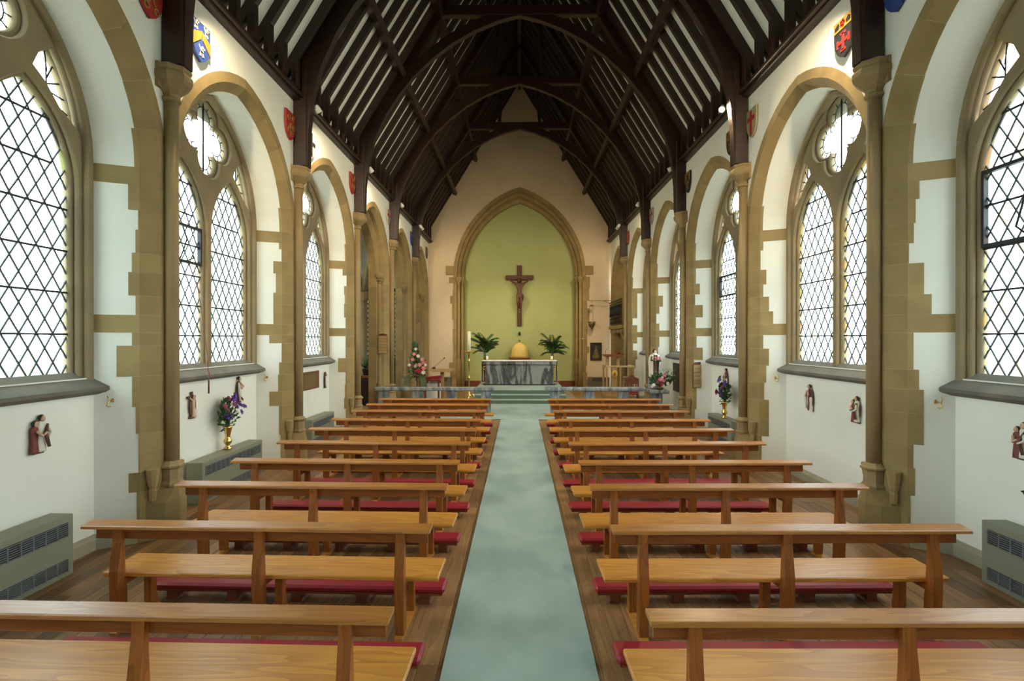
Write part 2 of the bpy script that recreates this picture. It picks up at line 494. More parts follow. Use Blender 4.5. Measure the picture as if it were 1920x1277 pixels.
# ------------------------------------------------------------------ side walls
NA = 10
WINDOW_BAYS = {-1: (-1, 0, 1, 2, 3), 1: (-1, 0, 1, 2, 3, 4, 5)}
SIDE = {-1: 'left', 1: 'right'}
walls = {}
for s in (-1, 1):
    mb = MB()
    for b in range(-1, 7):
        ym = YM(b)
        def P(u, z, x): return (s*x, ym+u, z)
        for sd in (-1, 1):
            f = arch_half(*PROF['face'], sd, NA, ZS, 0.0)
            a = arch_half(*PROF['arris'], sd, NA, ZS, 0.0)
            d = arch_half(*PROF['deep'], sd, NA, ZS, 0.0)
            # face above / beside the arch
            mb.add([P(sd*1.69,0,XF),P(sd*1.56,0,XF),P(sd*1.56,ZTOP,XF),P(sd*1.69,ZTOP,XF)], [(0,1,2,3)])
            for i in range(1, len(f)-1):
                mb.add([P(*f[i],XF),P(*f[i+1],XF),P(f[i+1][0],ZTOP,XF),P(f[i][0],ZTOP,XF)], [(0,1,2,3)])
            mb.strip([P(*p,XF) for p in f], [P(*p,XA) for p in a])
            if b in WINDOW_BAYS[s] or s == 1:
                mb.strip([P(*p,XA) for p in a], [P(*p,XD) for p in d])
        if b in WINDOW_BAYS[s]:
            mb.add([P(-1.26,0,XD),P(1.26,0,XD),P(1.26,1.80,XD),P(-1.26,1.80,XD)], [(0,1,2,3)])
    # wall top
    mb.add([(s*XF,Y_WEST,ZTOP),(s*XF,Y_EAST,ZTOP),(s*4.75,Y_EAST,ZTOP),(s*4.75,Y_WEST,ZTOP)], [(0,1,2,3)])
    walls[s] = mb.build('wall_'+SIDE[s], M_plaster, label='white plastered '+SIDE[s]+' nave wall with a row of pointed stone arches', cat='wall', kind='structure')

def stone_seg(ym, s, side, t0, t1, q, steps, ep=0.006):
    """one dressed stone on jamb/arch between path parameters t0..t1; q = how far it runs along the splay"""
    secs = []
    for k in range(steps+1):
        t = t0 + (t1-t0)*k/steps
        e = arch_uv(*PROF['ext'], side, t); f = arch_uv(*PROF['face'], side, t)
        a = arch_uv(*PROF['arris'], side, t); d = arch_uv(*PROF['deep'], side, t)
        def toward(p, dist):
            if t <= 1: return (p[0]-side*dist, p[1])
            R = Vector((0, ZS)); v = Vector((R.x-p[0], R.y-p[1])); v.normalize()
            return (p[0]+v.x*dist, p[1]+v.y*dist)
        qd = (a[0]+(d[0]-a[0])*q, a[1]+(d[1]-a[1])*q); xq = XA+(XD-XA)*q
        pts = [(e, XF-ep), (f, XF-ep), (toward(a, ep*0.6), XA-ep*0.4), (toward(qd, ep), xq), (toward(qd, -0.03), xq), (e, XF+0.06)]
        secs.append([(s*x, ym+p[0], p[1]) for p, x in pts])
    return secs

def sec_mesh(secs, mb=None):
    mb = mb or MB()
    n = len(secs[0]); v = [p for r in secs for p in r]; f = []
    for k in range(len(secs)-1):
        for i in range(n):
            j = (i+1) % n
            f.append((k*n+i, k*n+j, (k+1)*n+j, (k+1)*n+i))
    f.append(tuple(range(n))[::-1]); f.append(tuple(range((len(secs)-1)*n, len(secs)*n)))
    return mb.add(v, f)

rs = random.Random(11)
for s in (-1, 1):
    for b in range(-1, 7):
        ym = YM(b)
        openb = not (b in WINDOW_BAYS[s])
        near = b in (1, 2, 3, 4)
        joined = MB()
        for sd in (-1, 1):
            z = 0.0; first = True
            while z < ZS-0.01:
                hgt = rs.choice([0.21, 0.25, 0.29, 0.33])
                q = rs.choice([0.02, 0.08, 0.16, 0.24, 0.34, 0.12, 0.5])
                if z < 0.55: q = 0.06; hgt = 0.55
                # through stones that tie into the window frame
                if z < 2.27 <= z+hgt+0.12: hgt = 2.27-z
                elif abs(z-2.27) < 0.005: hgt = 0.19; q = 1.0
                elif z < 3.86 and z+hgt+0.1 > 3.86: hgt = 3.86-z
                elif abs(z-3.86) < 0.005: hgt = ZS-3.86; q = 1.0
                if openb: q = 1.0
                z1 = min(ZS, z+hgt)
                g = 0.0006
                secs = stone_seg(ym, s, sd, (z+g)/ZS, (z1-g)/ZS, q, 1)
                if near: sec_mesh(secs).build('quoin_stone', M_stone, walls[s])
                else: sec_mesh(secs, joined)
                z = z1
            cuts = [0, 0.17, 0.36, 0.55, 0.76, 1.0]
            for i in range(len(cuts)-1):
                g = 0.0003 if i else 0
                q = (0.10, 0.03, 0.02, 0.02, 0.02)[i]
                if openb: q = 1.0
                secs = stone_seg(ym, s, sd, 1+cuts[i]+g, 1+cuts[i+1]-(g if i < 4 else 0), q, 3)
                if near: sec_mesh(secs).build('voussoir', M_stone, walls[s])
                else: sec_mesh(secs, joined)
        if not near:
            joined.build('arch_stones', M_stone, walls[s])

# sloped plinth along the foot of the window walls
for s in (-1, 1):
    for b in range(-1, 7):
        if b not in WINDOW_BAYS[s] and s == -1: continue
        ym = YM(b)
        inner = [(-1.42+0.16, XA), (-1.26, XD), (1.26, XD), (1.42-0.16, XA)]
        path = [(-1.40, XA+0.02), (-1.225, XD-0.05), (1.225, XD-0.05), (1.40, XA+0.02)]
        back = [(-1.44, XA+0.02), (-1.28, XD+0.02), (1.28, XD+0.02), (1.44, XA+0.02)]
        mb = MB()
        A = [(s*x, ym+u, 0) for u, x in path]; B = [(s*x, ym+u, 0.11) for u, x in path]
        C = [(s*x, ym+u, 0.17) for u, x in back]
        mb.strip(A, B); mb.strip(B, C)
        mb.build('plinth', M_plinth, walls[s])

# wall shafts: base block, drum, shaft, capital
def shaft_set(s, k, foliate=False):
    y = YC(k); x = s*3.93
    wallo = walls[s]
    sh = MB().lathe([(0.075, 0.80), (0.074, 3.0), (0.073, 4.92)], x, y, 0, 14).build('wall_shaft', M_shaft, wallo)
    MB().lathe([(0.085, 0.55), (0.125, 0.56), (0.130, 0.585), (0.105, 0.61), (0.10, 0.63), (0.10, 0.74), (0.105, 0.75), (0.128, 0.765), (0.132, 0.785), (0.11, 0.80), (0.085, 0.83), (0.07, 0.84)], x, y, 0, 8, smooth=False, rot=PI/8).build('shaft_base', M_shaft, sh)
    # base block with pyramid stops
    mb = MB()
    xf = 3.80
    plan0 = [(4.08, -0.24), (xf+0.10, -0.16), (xf, -0.06), (xf, 0.06), (xf+0.10, 0.16), (4.08, 0.24)]
    mb.prism([(s*px, y+py) for px, py in plan0], 'z', 0, 0.40)
    v = [(s*px, y+py, 0.40) for px, py in plan0] + [(s*px, y+py, 0.56) for px, py in [(4.08,-0.15),(3.93,-0.11),(3.83,-0.05),(3.83,0.05),(3.93,0.11),(4.08,0.15)]]
    mb.add(v, [(0,1,7,6),(1,2,8,7),(2,3,9,8),(3,4,10,9),(4,5,11,10),(5,0,6,11),(6,7,8,9,10,11)])
    mb.build('shaft_block', M_stone, sh)
    # little cushion stops closing the chamfers
    for sg in (-1, 1):
        cx, cy = s*4.005, y+sg*0.205
        MB().lathe([(0.02,0.42),(0.035,0.44),(0.04,0.54),(0.032,0.57),(0.045,0.60),(0.058,0.68),(0.066,0.74),(0.070,0.78),(0.02,0.79)], cx, cy, 0, 8, smooth=False, rot=PI/8).build('chamfer_stop', M_stone, sh)
    mb = MB()
    if not foliate:
        prof = [(0.072,4.86),(0.098,4.875),(0.10,4.90),(0.078,4.92),(0.085,4.95),(0.14,5.00),(0.20,5.06),(0.215,5.10),(0.215,5.15),(0.19,5.185),(0.205,5.21),(0.205,5.235),(0.12,5.25)]
        mb.lathe(prof, x, y, 0, 8, smooth=False, rot=PI/8)
        mb.box(min(s*3.95, s*4.0), max(s*3.95, s*4.0), y-0.19, y+0.19, 4.98, 5.25)
    else:
        prof = [(0.072,4.86),(0.095,4.88),(0.075,4.905),(0.10,4.95),(0.14,5.03),(0.17,5.10),(0.19,5.13),(0.19,5.19),(0.16,5.24),(0.10,5.25)]
        mb.lathe(prof, x, y, 0, 12)
        for i in range(8):
            a = i*PI/4
            mb.ball((x+0.15*math.cos(a), y+0.15*math.sin(a), 5.06), 0.04, 6, 5)
            mb.ball((x+0.115*math.cos(a+0.4), y+0.115*math.sin(a+0.4), 4.97), 0.035, 6, 5)
    mb.build('capital', M_shaft, sh)
for s in (-1, 1):
    for k in range(-1, 6):
        shaft_set(s, k, foliate=(s == -1 and k >= 4))

# ------------------------------------------------------------------ windows
LU, LS, LH, LZS, LZ0 = 0.585, 0.500, 0.87, 3.75, 1.83
QZ, QO, QR = 5.12, 0.300, 0.220
def light_poly(cu, grow=0.0, n=10):
    p = arch_full(LS+grow, LH+grow, n, LZS, LZ0-grow)
    return [(cu+u, z) for u, z in p]
def quatrefoil(grow=0.0, n=14):
    r = QR+grow
    t = (math.sqrt(2)*QO + math.sqrt(max(0, 2*QO*QO-4*(QO*QO-r*r))))/2
    half = math.atan2(t/math.sqrt(2), t/math.sqrt(2)-QO)
    pts = []
    for k in range(4):
        a0 = k*PI/2
        for i in range(n):
            w = a0 - half + 2*half*(i+0.02)/(n-1+0.04)
            pts.append((QO*math.cos(a0)+r*math.cos(w), QZ+QO*math.sin(a0)+r*math.sin(w)))
    return pts
def spandrel(sg):
    out = []
    s_, h_ = PROF['deep']
    # outer side follows frame arc
    R = (s_*s_+h_*h_)/(2*s_); am = math.acos((R-s_)/R); c = s_-R; r = R-0.105
    zs = [4.34 + (5.02-4.34)*i/5 for i in range(6)]
    out = [(c + math.sqrt(r*r-(z-ZS)**2), z) for z in zs]
    inner = [(0.70, 4.90), (0.64, 4.76), (0.76, 4.67), (0.92, 4.48)]
    pts = out + inner
    return [(sg*u, z) for u, z in pts]
def hole(poly, grow): return poly
outer = arch_full(1.265, 1.705, 12, ZS, 1.76)
tr_back = curve_mesh('tracery', [outer, light_poly(-LU), light_poly(LU), quatrefoil(), spandrel(1), spandrel(-1)], 0.032, 0.012, M_tracery)
tr_front = curve_mesh('tracery_moulding', [outer, light_poly(-LU, 0.035), light_poly(LU, 0.035), quatrefoil(0.05), spandrel(1), spandrel(-1)], 0.022, 0.015, M_tracery)
frame_ring = curve_mesh('frame_moulding', [outer, [(u*0.925, 4.05+(z-4.05)*0.945 if z > 4.05 else (z if z > 1.9 else 1.78)) for u, z in outer]], 0.03, 0.02, M_tracery)

def clip_convex(poly, clip):
    # Sutherland-Hodgman, clip is convex; orientation found from area
    area = sum(clip[i][0]*clip[(i+1) % len(clip)][1]-clip[(i+1) % len(clip)][0]*clip[i][1] for i in range(len(clip)))
    sg = 1 if area > 0 else -1
    out = poly
    for i in range(len(clip)):
        a = clip[i]; b = clip[(i+1) % len(clip)]
        def side(p): return sg*((b[0]-a[0])*(p[1]-a[1])-(b[1]-a[1])*(p[0]-a[0]))
        inp = out; out = []
        for j in range(len(inp)):
            p = inp[j]; q = inp[(j+1) % len(inp)]
            sp, sq = side(p), side(q)
            if sp >= -1e-9: out.append(p)
            if (sp > 1e-9 and sq < -1e-9) or (sp < -1e-9 and sq > 1e-9):
                t = sp/(sp-sq); out.append((p[0]+(q[0]-p[0])*t, p[1]+(q[1]-p[1])*t))
        if len(out) < 3: return []
    return out
DW, DH = 0.175, 0.285
def lattice(cu):
    clip = light_poly(cu, 0.012)
    z0 = LZ0; full = []; parts = []
    dia = [(DW/2-0.003, 0), (0, DH/2-0.005), (-DW/2+0.003, 0), (0, -DH/2+0.005)]
    for j in range(-1, 24):
        for i in range(-4, 5):
            c = (cu + i*DW + (DW/2 if j % 2 else 0), z0 + j*DH/2)
            poly = [(c[0]+p[0], c[1]+p[1]) for p in dia]
            r = clip_convex(poly, clip)
            if len(r) < 3: continue
            ar = abs(sum(r[k][0]*r[(k+1) % len(r)][1]-r[(k+1) % len(r)][0]*r[k][1] for k in range(len(r))))/2
            if ar < 0.0006: continue
            if ar > 0.98*(DW-0.006)*(DH-0.01)/2: full.append(c)
            else: parts.append(r)
    # lead lines
    lead = MB()
    for sg in (1, -1):
        for k in range(-40, 41):
            # u/DW + sg*z/DH = k+0.5  (relative)
            def uz(t): return (cu + t, z0 + sg*((k+0.5) - t/DW)*DH)
            seg = [uz(-0.8), uz(0.8)]
            # clip segment to polygon by thin quad
            w = 0.0062
            dx, dz = seg[1][0]-seg[0][0], seg[1][1]-seg[0][1]; ln = math.hypot(dx, dz)
            nxv, nzv = -dz/ln*w, dx/ln*w
            quad = [(seg[0][0]+nxv, seg[0][1]+nzv), (seg[1][0]+nxv, seg[1][1]+nzv), (seg[1][0]-nxv, seg[1][1]-nzv), (seg[0][0]-nxv, seg[0][1]-nzv)]
            r = clip_convex(quad, clip)
            if len(r) >= 3: lead.prism(r, 'y', -0.006, 0.006)
    return full, parts, lead
LAT = {cu: lattice(cu) for cu in (-LU, LU)}
GY = 0.14   # glass plane behind the inner face
LEAD_MESH = {cu: LAT[cu][2].mesh('lead_lattice', M_lead) for cu in LAT}
dia_mb = {}
def dia_mesh(m):
    if m.name not in dia_mb:
        dia_mb[m.name] = MB().prism([(DW/2-0.003, 0), (0, DH/2-0.005), (-DW/2+0.003, 0), (0, -DH/2+0.005)], 'y', -0.002, 0.002).mesh('pane', m)
    return dia_mb[m.name]
SHEET = {}
for cu in LAT:
    mb = MB()
    mb.prism(light_poly(cu, 0.012), 'y', -0.002, 0.002)
    SHEET[cu] = mb.mesh('glass_sheet', M_glass)
qf = quatrefoil(0.012)
def qfoil_glass():
    mb = MB()
    # fan from the centre keeps concave outline valid
    n = len(qf)
    mb.add([(0, 0, QZ)] + [(u, 0, z) for u, z in qf], [(0, 1+i, 1+(i+1) % n) for i in range(n)])
    return mb.mesh('quatrefoil_pane', M_glass)
QMESH = qfoil_glass()
ql = MB()
ql.tube([(0, 0, QZ-0.48), (0, 0, QZ+0.48)], 0.014, 6)
for k in range(4):
    a = k*PI/2; cx, cz = QO*math.cos(a), QZ+QO*math.sin(a)
    arc = [(cx+0.15*math.cos(a+t), 0, cz+0.15*math.sin(a+t)) for t in [-2.2+4.4*i/12 for i in range(13)]]
    ql.tube(arc, 0.008, 4)
    for t in (-1.8, -1.2, -0.6, 0, 0.6, 1.2, 1.8):
        ql.tube([(cx+0.15*math.cos(a+t), 0, cz+0.15*math.sin(a+t)), (cx+0.215*math.cos(a+t), 0, cz+0.215*math.sin(a+t))], 0.008, 4)
QLEAD = ql.mesh('quatrefoil_leading', M_lead)
def sp_glass(sg):
    p = spandrel(sg); c = (sum(q[0] for q in p)/len(p), sum(q[1] for q in p)/len(p))
    g = MB().add([(c[0], 0, c[1])] + [(c[0]+(u-c[0])*1.06, 0, c[1]+(z-c[1])*1.06) for u, z in p], [(0, 1+i, 1+(i+1) % len(p)) for i in range(len(p))]).mesh('spandrel_pane', M_glass if sg > 0 else M_glassp)
    l = MB()
    for i in range(1, 6):
        l.tube([(p[i][0], 0, p[i][1]), (c[0]*0.96, 0, c[1]+(i-3)*0.06)], 0.009, 4)
    l.tube([(c[0]*0.96, 0, c[1]-0.2), (c[0]*0.95, 0, c[1]+0.2)], 0.009, 4)
    return g, l.mesh('spandrel_leading', M_lead)
SPG = {1: sp_glass(1), -1: sp_glass(-1)}
sill_mb = MB()
sill_mb.prism([(0.09, 1.86), (0.02, 1.80), (-0.13, 1.70), (-0.13, 1.665), (-0.10, 1.645), (-0.03, 1.62), (0.09, 1.62)], 'x', -1.31, 1.31)
SILL = sill_mb.mesh('sill', M_sill)
BAR = {cu: [] for cu in LAT}
BAR_MESH = MB().box(-0.53, 0.53, -0.018, -0.006, -0.010, 0.010).mesh('saddle_bar', M_iron)
def side_rot(s): return (0, 0, PI/2) if s < 0 else (0, 0, -PI/2)
def wall_at(s, x, y, z=0.0): return (s*x, y, z)

wn_i = 0
ordn = {1: 'nearest the camera', 2: 'second from the camera', 3: 'third from the camera', 4: 'fourth from the camera', 5: 'fifth from the camera', 0: 'beside the camera', -1: 'at the west end'}
rp = random.Random(3)
WIN = {}
for s in (-1, 1):
    for b in WINDOW_BAYS[s]:
        wn_i += 1
        w = empty('window_%d' % wn_i, wall_at(s, XD, YM(b)), side_rot(s)[2], 'two-light leaded stone window in the %s wall, %s' % (SIDE[s], ordn[b]), 'window', kind='structure')
        WIN[(s, b)] = w
        tb_ = link('tracery', tr_back, w, (0, 0.135, 0))
        link('tracery_moulding', tr_front, tb_, (0, -0.06, 0))
        link('frame_moulding', frame_ring, tb_, (0, -0.10, 0))
        link('sill', SILL, w)
        link('quatrefoil_pane', QMESH, w, (0, GY, 0)); link('quatrefoil_leading', QLEAD, w, (0, GY-0.004, 0))
        for sg in (1, -1):
            link('spandrel_pane', SPG[sg][0], w, (0, GY, 0)); link('spandrel_leading', SPG[sg][1], w, (0, GY-0.004, 0))
        for cu in (-LU, LU):
            full, parts, _ = LAT[cu]
            link('lead_lattice', LEAD_MESH[cu], w, (0, GY, 0))
            if b in (1, 2):
                def pick():
                    r = rp.random()
                    if s > 0: return M_glassy if r < 0.16 else (M_glassp if r < 0.2 else M_glass)
                    return M_glassg if r < 0.05 else M_glass
                for c in full:
                    link('pane', dia_mesh(pick()), w, (c[0], GY, c[1]))
                for pl in parts:
                    link('pane', MB().prism(pl, 'y', GY-0.002, GY+0.002).mesh('pane', pick()), w)
            else:
                link('glass_sheet', SHEET[cu], w, (0, GY, 0))
            z = LZ0 + 0.42
            while z < 4.4:
                wd = 1.0 if z < 3.9 else 0.62
                o = link('saddle_bar', BAR_MESH, w, (cu, GY, z)); o.scale = (wd, 1, 1)
                z += 0.42
# opening casements with iron frames
def casement(s, b, cu, z0, z1, cord):
    w = WIN[(s, b)]
    mb = MB(); y0, y1 = GY-0.04, GY+0.01
    x0, x1 = cu-LS, cu+LS
    mb.box(x0, x1, y0, y1, z0, z0+0.035); mb.box(x0, x1, y0, y1, z1-0.035, z1)
    mb.box(x0, x0+0.03, y0, y1, z0+0.035, z1-0.035); mb.box(x1-0.03, x1, y0, y1, z0+0.035, z1-0.035)
    c = mb.build('casement_frame', M_iron, w)
    mb = MB()
    mb.tube([(cu, y0, z0+0.02), (cu-0.05, y0-0.08, z0+0.12), (cu+0.02, y0-0.09, z0+0.3), (cu+0.04, y0-0.02, z1-0.06)], 0.01, 6)
    mb.tube([(cu+0.12, y0, z0+0.02), (cu+0.16, y0-0.09, z0+0.06), (cu+0.2, y0-0.05, z0+0.16)], 0.009, 6)
    mb.build('window_stay', M_iron, c)
    if cord:
        mb = MB()
        mb.tube([(cu+0.2, y0-0.05, z0+0.1), (cu+0.21, y0-0.16, z0-0.6), (cu+0.2, y0-0.26, 1.95), (cu+0.19, y0-0.28, 1.5)], 0.005, 6)
        mb.tube([(cu+0.19, y0-0.28, 1.75), (cu+0.19, y0-0.28, 1.45)], 0.012, 6)
        mb.build('pull_cord', M_redwood, c)
casement(-1, 2, -LU, 3.25, 3.78, True)
casement(1, 1, -LU, 3.1, 3.86, False)
casement(1, 3, -LU, 3.15, 3.62, False)

# ------------------------------------------------------------------ east wall with the chancel arch
CA = {'out': (2.90, 3.92), 'r1': (2.74, 3.76), 'r2': (2.60, 3.58), 'in': (2.46, 3.33)}
CZ = 4.92
def ch(s_, h_, n=16): return arch_full(s_, h_, n, CZ, 0.0)
mb = MB()
full = ch(2.80, 3.82)
gz = [(-4.75, 0), (-4.75, 6.2)]
RS = 1.63
def roof_z(x): return 7.05 + (3.86-abs(x))*RS
# wall polygon by vertical strips from arch to the gable line
topz = lambda x: min(roof_z(x)+0.6, 14.0) if abs(x) < 4.3 else 6.9
pts = full
for i in range(len(pts)-1):
    a, b2 = pts[i], pts[i+1]
    if abs(a[0]-b2[0]) < 1e-6: continue
    mb.add([(a[0],Y_EAST,a[1]),(b2[0],Y_EAST,b2[1]),(b2[0],Y_EAST,topz(b2[0])),(a[0],Y_EAST,topz(a[0]))], [(0,1,2,3)])
for sg in (-1, 1):
    xs = [2.80, 3.4, 3.9, 4.29, 4.31, 4.9]
    for i in range(5):
        mb.add([(sg*xs[i],Y_EAST,0),(sg*xs[i+1],Y_EAST,0),(sg*xs[i+1],Y_EAST,topz(xs[i+1])),(sg*xs[i],Y_EAST,topz(xs[i]))], [(0,1,2,3)])
M_cream = mat('cream_wall_paint', (0.66, 0.53, 0.36), 0.85, noise=((1,1,1),(0.61,0.48,0.32),3,0.4,0.7))
we = mb.build('wall_east', M_cream, label='cream plastered east gable wall around the pointed chancel arch', cat='wall', kind='structure')
# green recess
mb = MB()
inn = ch(2.50, 3.37)
mb.add([(u, Y_EAST+0.55, z) for u, z in inn], [tuple(range(len(inn)))])
mb.build('green_recess', M_green, we)
MB().bbox(-2.45, 2.45, Y_EAST+0.50, Y_EAST+0.548, 0, 0.34, 0.01).build('baseboard', M_redwood, we)
# moulded arch orders (stones): jambs and arch as separate voussoirs
def ch_uv(key, side, t): return arch_uv(*CA[key], side, t, CZ)
def ch_seg(side, t0, t1, steps, ext):
    secs = []
    for k in range(steps+1):
        t = t0+(t1-t0)*k/steps
        o = ch_uv('out', side, t); a = ch_uv('r1', side, t); r = ch_uv('r2', side, t); i_ = ch_uv('in', side, t)
        ou = (o[0]+side*ext, o[1])
        y = Y_EAST
        pts = [(ou, y+0.02), (ou, y-0.012), (o, y-0.03), (a, y-0.03), (a, y+0.06), ((a[0]*0.5+r[0]*0.5, a[1]*0.5+r[1]*0.5), y+0.03), (r, y+0.12), (r, y+0.24), ((r[0]*0.5+i_[0]*0.5, r[1]*0.5+i_[1]*0.5), y+0.2), (i_, y+0.32), (i_, y+0.55), (ou, y+0.55)]
        secs.append([(p[0], yy, p[1]) for p, yy in pts])
    return secs
re_ = random.Random(5)
for sd in (-1, 1):
    z = 0.0
    while z < CZ-0.01:
        h_ = min(CZ-z, re_.choice([0.28, 0.34, 0.42])); 
        if CZ-z-h_ < 0.15: h_ = CZ-z
        ext = re_.choice([0.0, 0.05, 0.14, 0.02, 0.18]) if z > 0.3 else 0.1
        sec_mesh(ch_seg(sd, (z+0.001)/CZ, (z+h_-0.001)/CZ, 1, ext)).build('jamb_stone', M_stone, we)
        z += h_
    for i in range(7):
        sec_mesh(ch_seg(sd, 1+i/7+0.0004, 1+(i+1)/7-(0.0004 if i < 6 else 0), 3, 0.0)).build('arch_stone', M_stone, we)
    # label stop block, capital and moulded base
    MB().bbox(sd*3.05-0.17, sd*3.05+0.17, Y_EAST-0.06, Y_EAST+0.1, 5.02, 5.40, 0.012).build('label_stop', M_stone, we)
    mb = MB()
    for (dx, dy, r) in ((2.66, 0.0, 0.10), (2.53, 0.16, 0.09)):
        mb.lathe([(r*0.55,4.55),(r*0.9,4.57),(r*0.6,4.6),(r*0.75,4.66),(r*1.3,4.76),(r*1.45,4.80),(r*1.45,4.90),(r*1.2,4.94),(r*0.4,4.95)], sd*dx, Y_EAST+dy, 0, 10)
    mb.build('respond_capital', M_stone, we)
    for (dx, dy, r) in ((2.66, 0.0, 0.065), (2.53, 0.16, 0.06)):
        MB().lathe([(r*1.7,0),(r*1.7,1.25),(r*1.3,1.32),(r,1.36),(r,4.6)], sd*dx, Y_EAST+dy, 0, 10).build('respond_shaft', M_stone, we)
    # low vent panel on each side
    xv0, xv1 = (2.98, 3.9)
    vp = MB().bbox(min(sd*xv0, sd*xv1), max(sd*xv0, sd*xv1), Y_EAST-0.10, Y_EAST-0.005, 0, 0.55, 0.01).build('vent_panel', M_vent, we)
    mb = MB()
    for i in range(11):
        xx = sd*(xv0+0.2)+sd*i*0.055
        mb.box(xx-0.015, xx+0.015, Y_EAST-0.108, Y_EAST-0.10, 0.36, 0.50)
    mb.build('vent_slots', M_dark, vp)

# west wall (behind the camera)
mb = MB()
for xs0, xs1 in [(-4.75,-3.9),(-3.9,0),(0,3.9),(3.9,4.75)]:
    mb.add([(xs0,Y_WEST,0),(xs1,Y_WEST,0),(xs1,Y_WEST,topz(xs1)),(xs0,Y_WEST,topz(xs0))], [(0,1,2,3)])
mb.build('wall_west', M_plaster, label='white plastered west wall behind the camera', cat='wall', kind='structure')

# ------------------------------------------------------------------ roof
mb = MB()
for s in (-1, 1):
    zr = lambda x: roof_z(x)+0.20
    mb.add([(s*4.75,Y_WEST,zr(4.75)),(s*4.75,Y_EAST+0.1,zr(4.75)),(0,Y_EAST+0.1,zr(0)),(0,Y_WEST,zr(0))], [(0,1,2,3)])
    # close the gap between the wall head and the boarding
    mb.add([(s*4.7,Y_WEST,ZTOP),(s*4.7,Y_EAST,ZTOP),(s*4.7,Y_EAST,ZTOP-1.0),(s*4.7,Y_WEST,ZTOP-1.0)], [(0,1,2,3)])
ceil = mb.build('ceiling', M_white, label='steep white boarded roof with dark oak rafters', cat='ceiling', kind='structure')
# wall plates
for s in (-1, 1):
    MB().bbox(min(s*3.86,s*4.06), max(s*3.86,s*4.06), Y_WEST+0.02, Y_EAST-0.005, ZTOP-0.05, ZTOP+0.11, 0.015).build('wall_plate', M_timber, ceil)
    MB().bbox(min(s*3.80,s*3.86), max(s*3.80,s*3.86), Y_WEST+0.02, Y_EAST-0.005, ZTOP-0.01, ZTOP+0.06, 0.012).build('plate_moulding', M_timber, ceil)
    for (zp, wd) in ((8.62, 0.15), (10.08, 0.15)):
        xp = 3.86-(zp-7.05)/RS
        MB().beam((s*(xp-0.06), Y_WEST+0.05, zp-0.04), (s*(xp-0.06), Y_EAST-0.005, zp-0.04), 0.13, 0.20, up=(s*-0.85, 0, -0.52)).build('purlin', M_timber, ceil)
MB().box(-0.06, 0.06, Y_WEST, Y_EAST, roof_z(0)-0.25, roof_z(0)+0.1).build('ridge_beam', M_timber, ceil)
# rafters and ashlar posts
def rafter_mesh(s):
    mb = MB()
    zc = lambda x: roof_z(x)+0.105
    dirv = Vector((-s, 0, RS)).normalized(); nrm = Vector((s*RS, 0, 1)).normalized()
    a = Vector((s*4.42, 0, zc(4.42))); b2 = Vector((0, 0, zc(0)))
    mb.beam(a, b2, 0.10, 0.17, up=nrm)
    return mb.mesh('rafter', M_timber)
ash = {s: MB().box(min(s*3.82,s*3.93), max(s*3.82,s*3.93), -0.055, 0.055, ZTOP+0.10, 7.12).mesh('ashlar_post', M_timber) for s in (-1,1)}
raf = {s: rafter_mesh(s) for s in (-1,1)}
NR = 7
for k in range(-2, 6):
    for i in range(NR):
        y = YC(k) + BAY*(i+0.5)/NR
        for s in (-1, 1):
            link('rafter', raf[s], ceil, (0, y, 0)); link('ashlar_post', ash[s], ceil, (0, y, 0))
# trusses at the columns
BR = [(3.735, 5.25), (3.72, 5.9), (3.66, 6.45), (3.50, 7.02), (3.22, 7.62), (2.92, 8.08), (2.56, 8.52), (2.10, 8.96), (1.59, 9.34), (1.05, 9.64), (0.5, 9.86), (0.0, 9.99)]
def brace_mesh(s):
    mb = MB(); w = 0.075
    inner = BR; outer_ = []
    for i, (x, z) in enumerate(BR):
        a = BR[max(0, i-1)]; b2 = BR[min(len(BR)-1, i+1)]
        t = Vector((b2[0]-a[0], b2[1]-a[1])).normalized(); n = Vector((t.y, -t.x))
        d = 0.23
        outer_.append((min(x+n.x*d, 3.97), z+n.y*d))
    secs = []
    for (p, q) in zip(inner, outer_):
        secs.append([(s*p[0], -w, p[1]), (s*p[0], w, p[1]), (s*q[0], w, q[1]), (s*q[0], -w, q[1])])
    return sec_mesh(secs, mb).mesh('arch_brace', M_timber)
brm = {s: brace_mesh(s) for s in (-1, 1)}
def spandrel_mesh(s):
    mb = MB()
    # boarded web between brace and principal rafter, low down
    poly = [(3.95, 6.0), (3.95, 6.9), (3.86, 7.05), (3.05, 8.37), (2.98, 8.05), (3.28, 7.60), (3.56, 7.02), (3.72, 6.45)]
    mb.prism([(s*x, z) for x, z in poly], 'y', -0.035, 0.035)
    return mb.mesh('brace_web', M_timber)
webm = {s: spandrel_mesh(s) for s in (-1, 1)}
def princ_mesh(s):
    nrm = Vector((s*RS, 0, 1)).normalized()
    mb = MB(); zc = lambda x: roof_z(x)-0.03
    mb.beam(Vector((s*3.95, 0, zc(3.95))), Vector((0, 0, zc(0))), 0.19, 0.30, up=nrm)
    return mb.mesh('principal_rafter', M_timber)
prm = {s: princ_mesh(s) for s in (-1, 1)}
postm = {s: MB().bbox(min(s*3.74,s*3.985), max(s*3.74,s*3.985), -0.10, 0.10, 5.24, 6.98, 0.02).mesh('wall_post', M_timber) for s in (-1, 1)}
colm = MB().bbox(-2.1, 2.1, -0.08, 0.08, 9.98, 10.24, 0.02).mesh('collar_beam', M_timber)
strm = {s: MB().beam((s*0.75, 0, 10.2), (s*0.62, 0, 11.9), 0.11, 0.13, up=(0,1,0)).mesh('queen_strut', M_timber) for s in (-1, 1)}
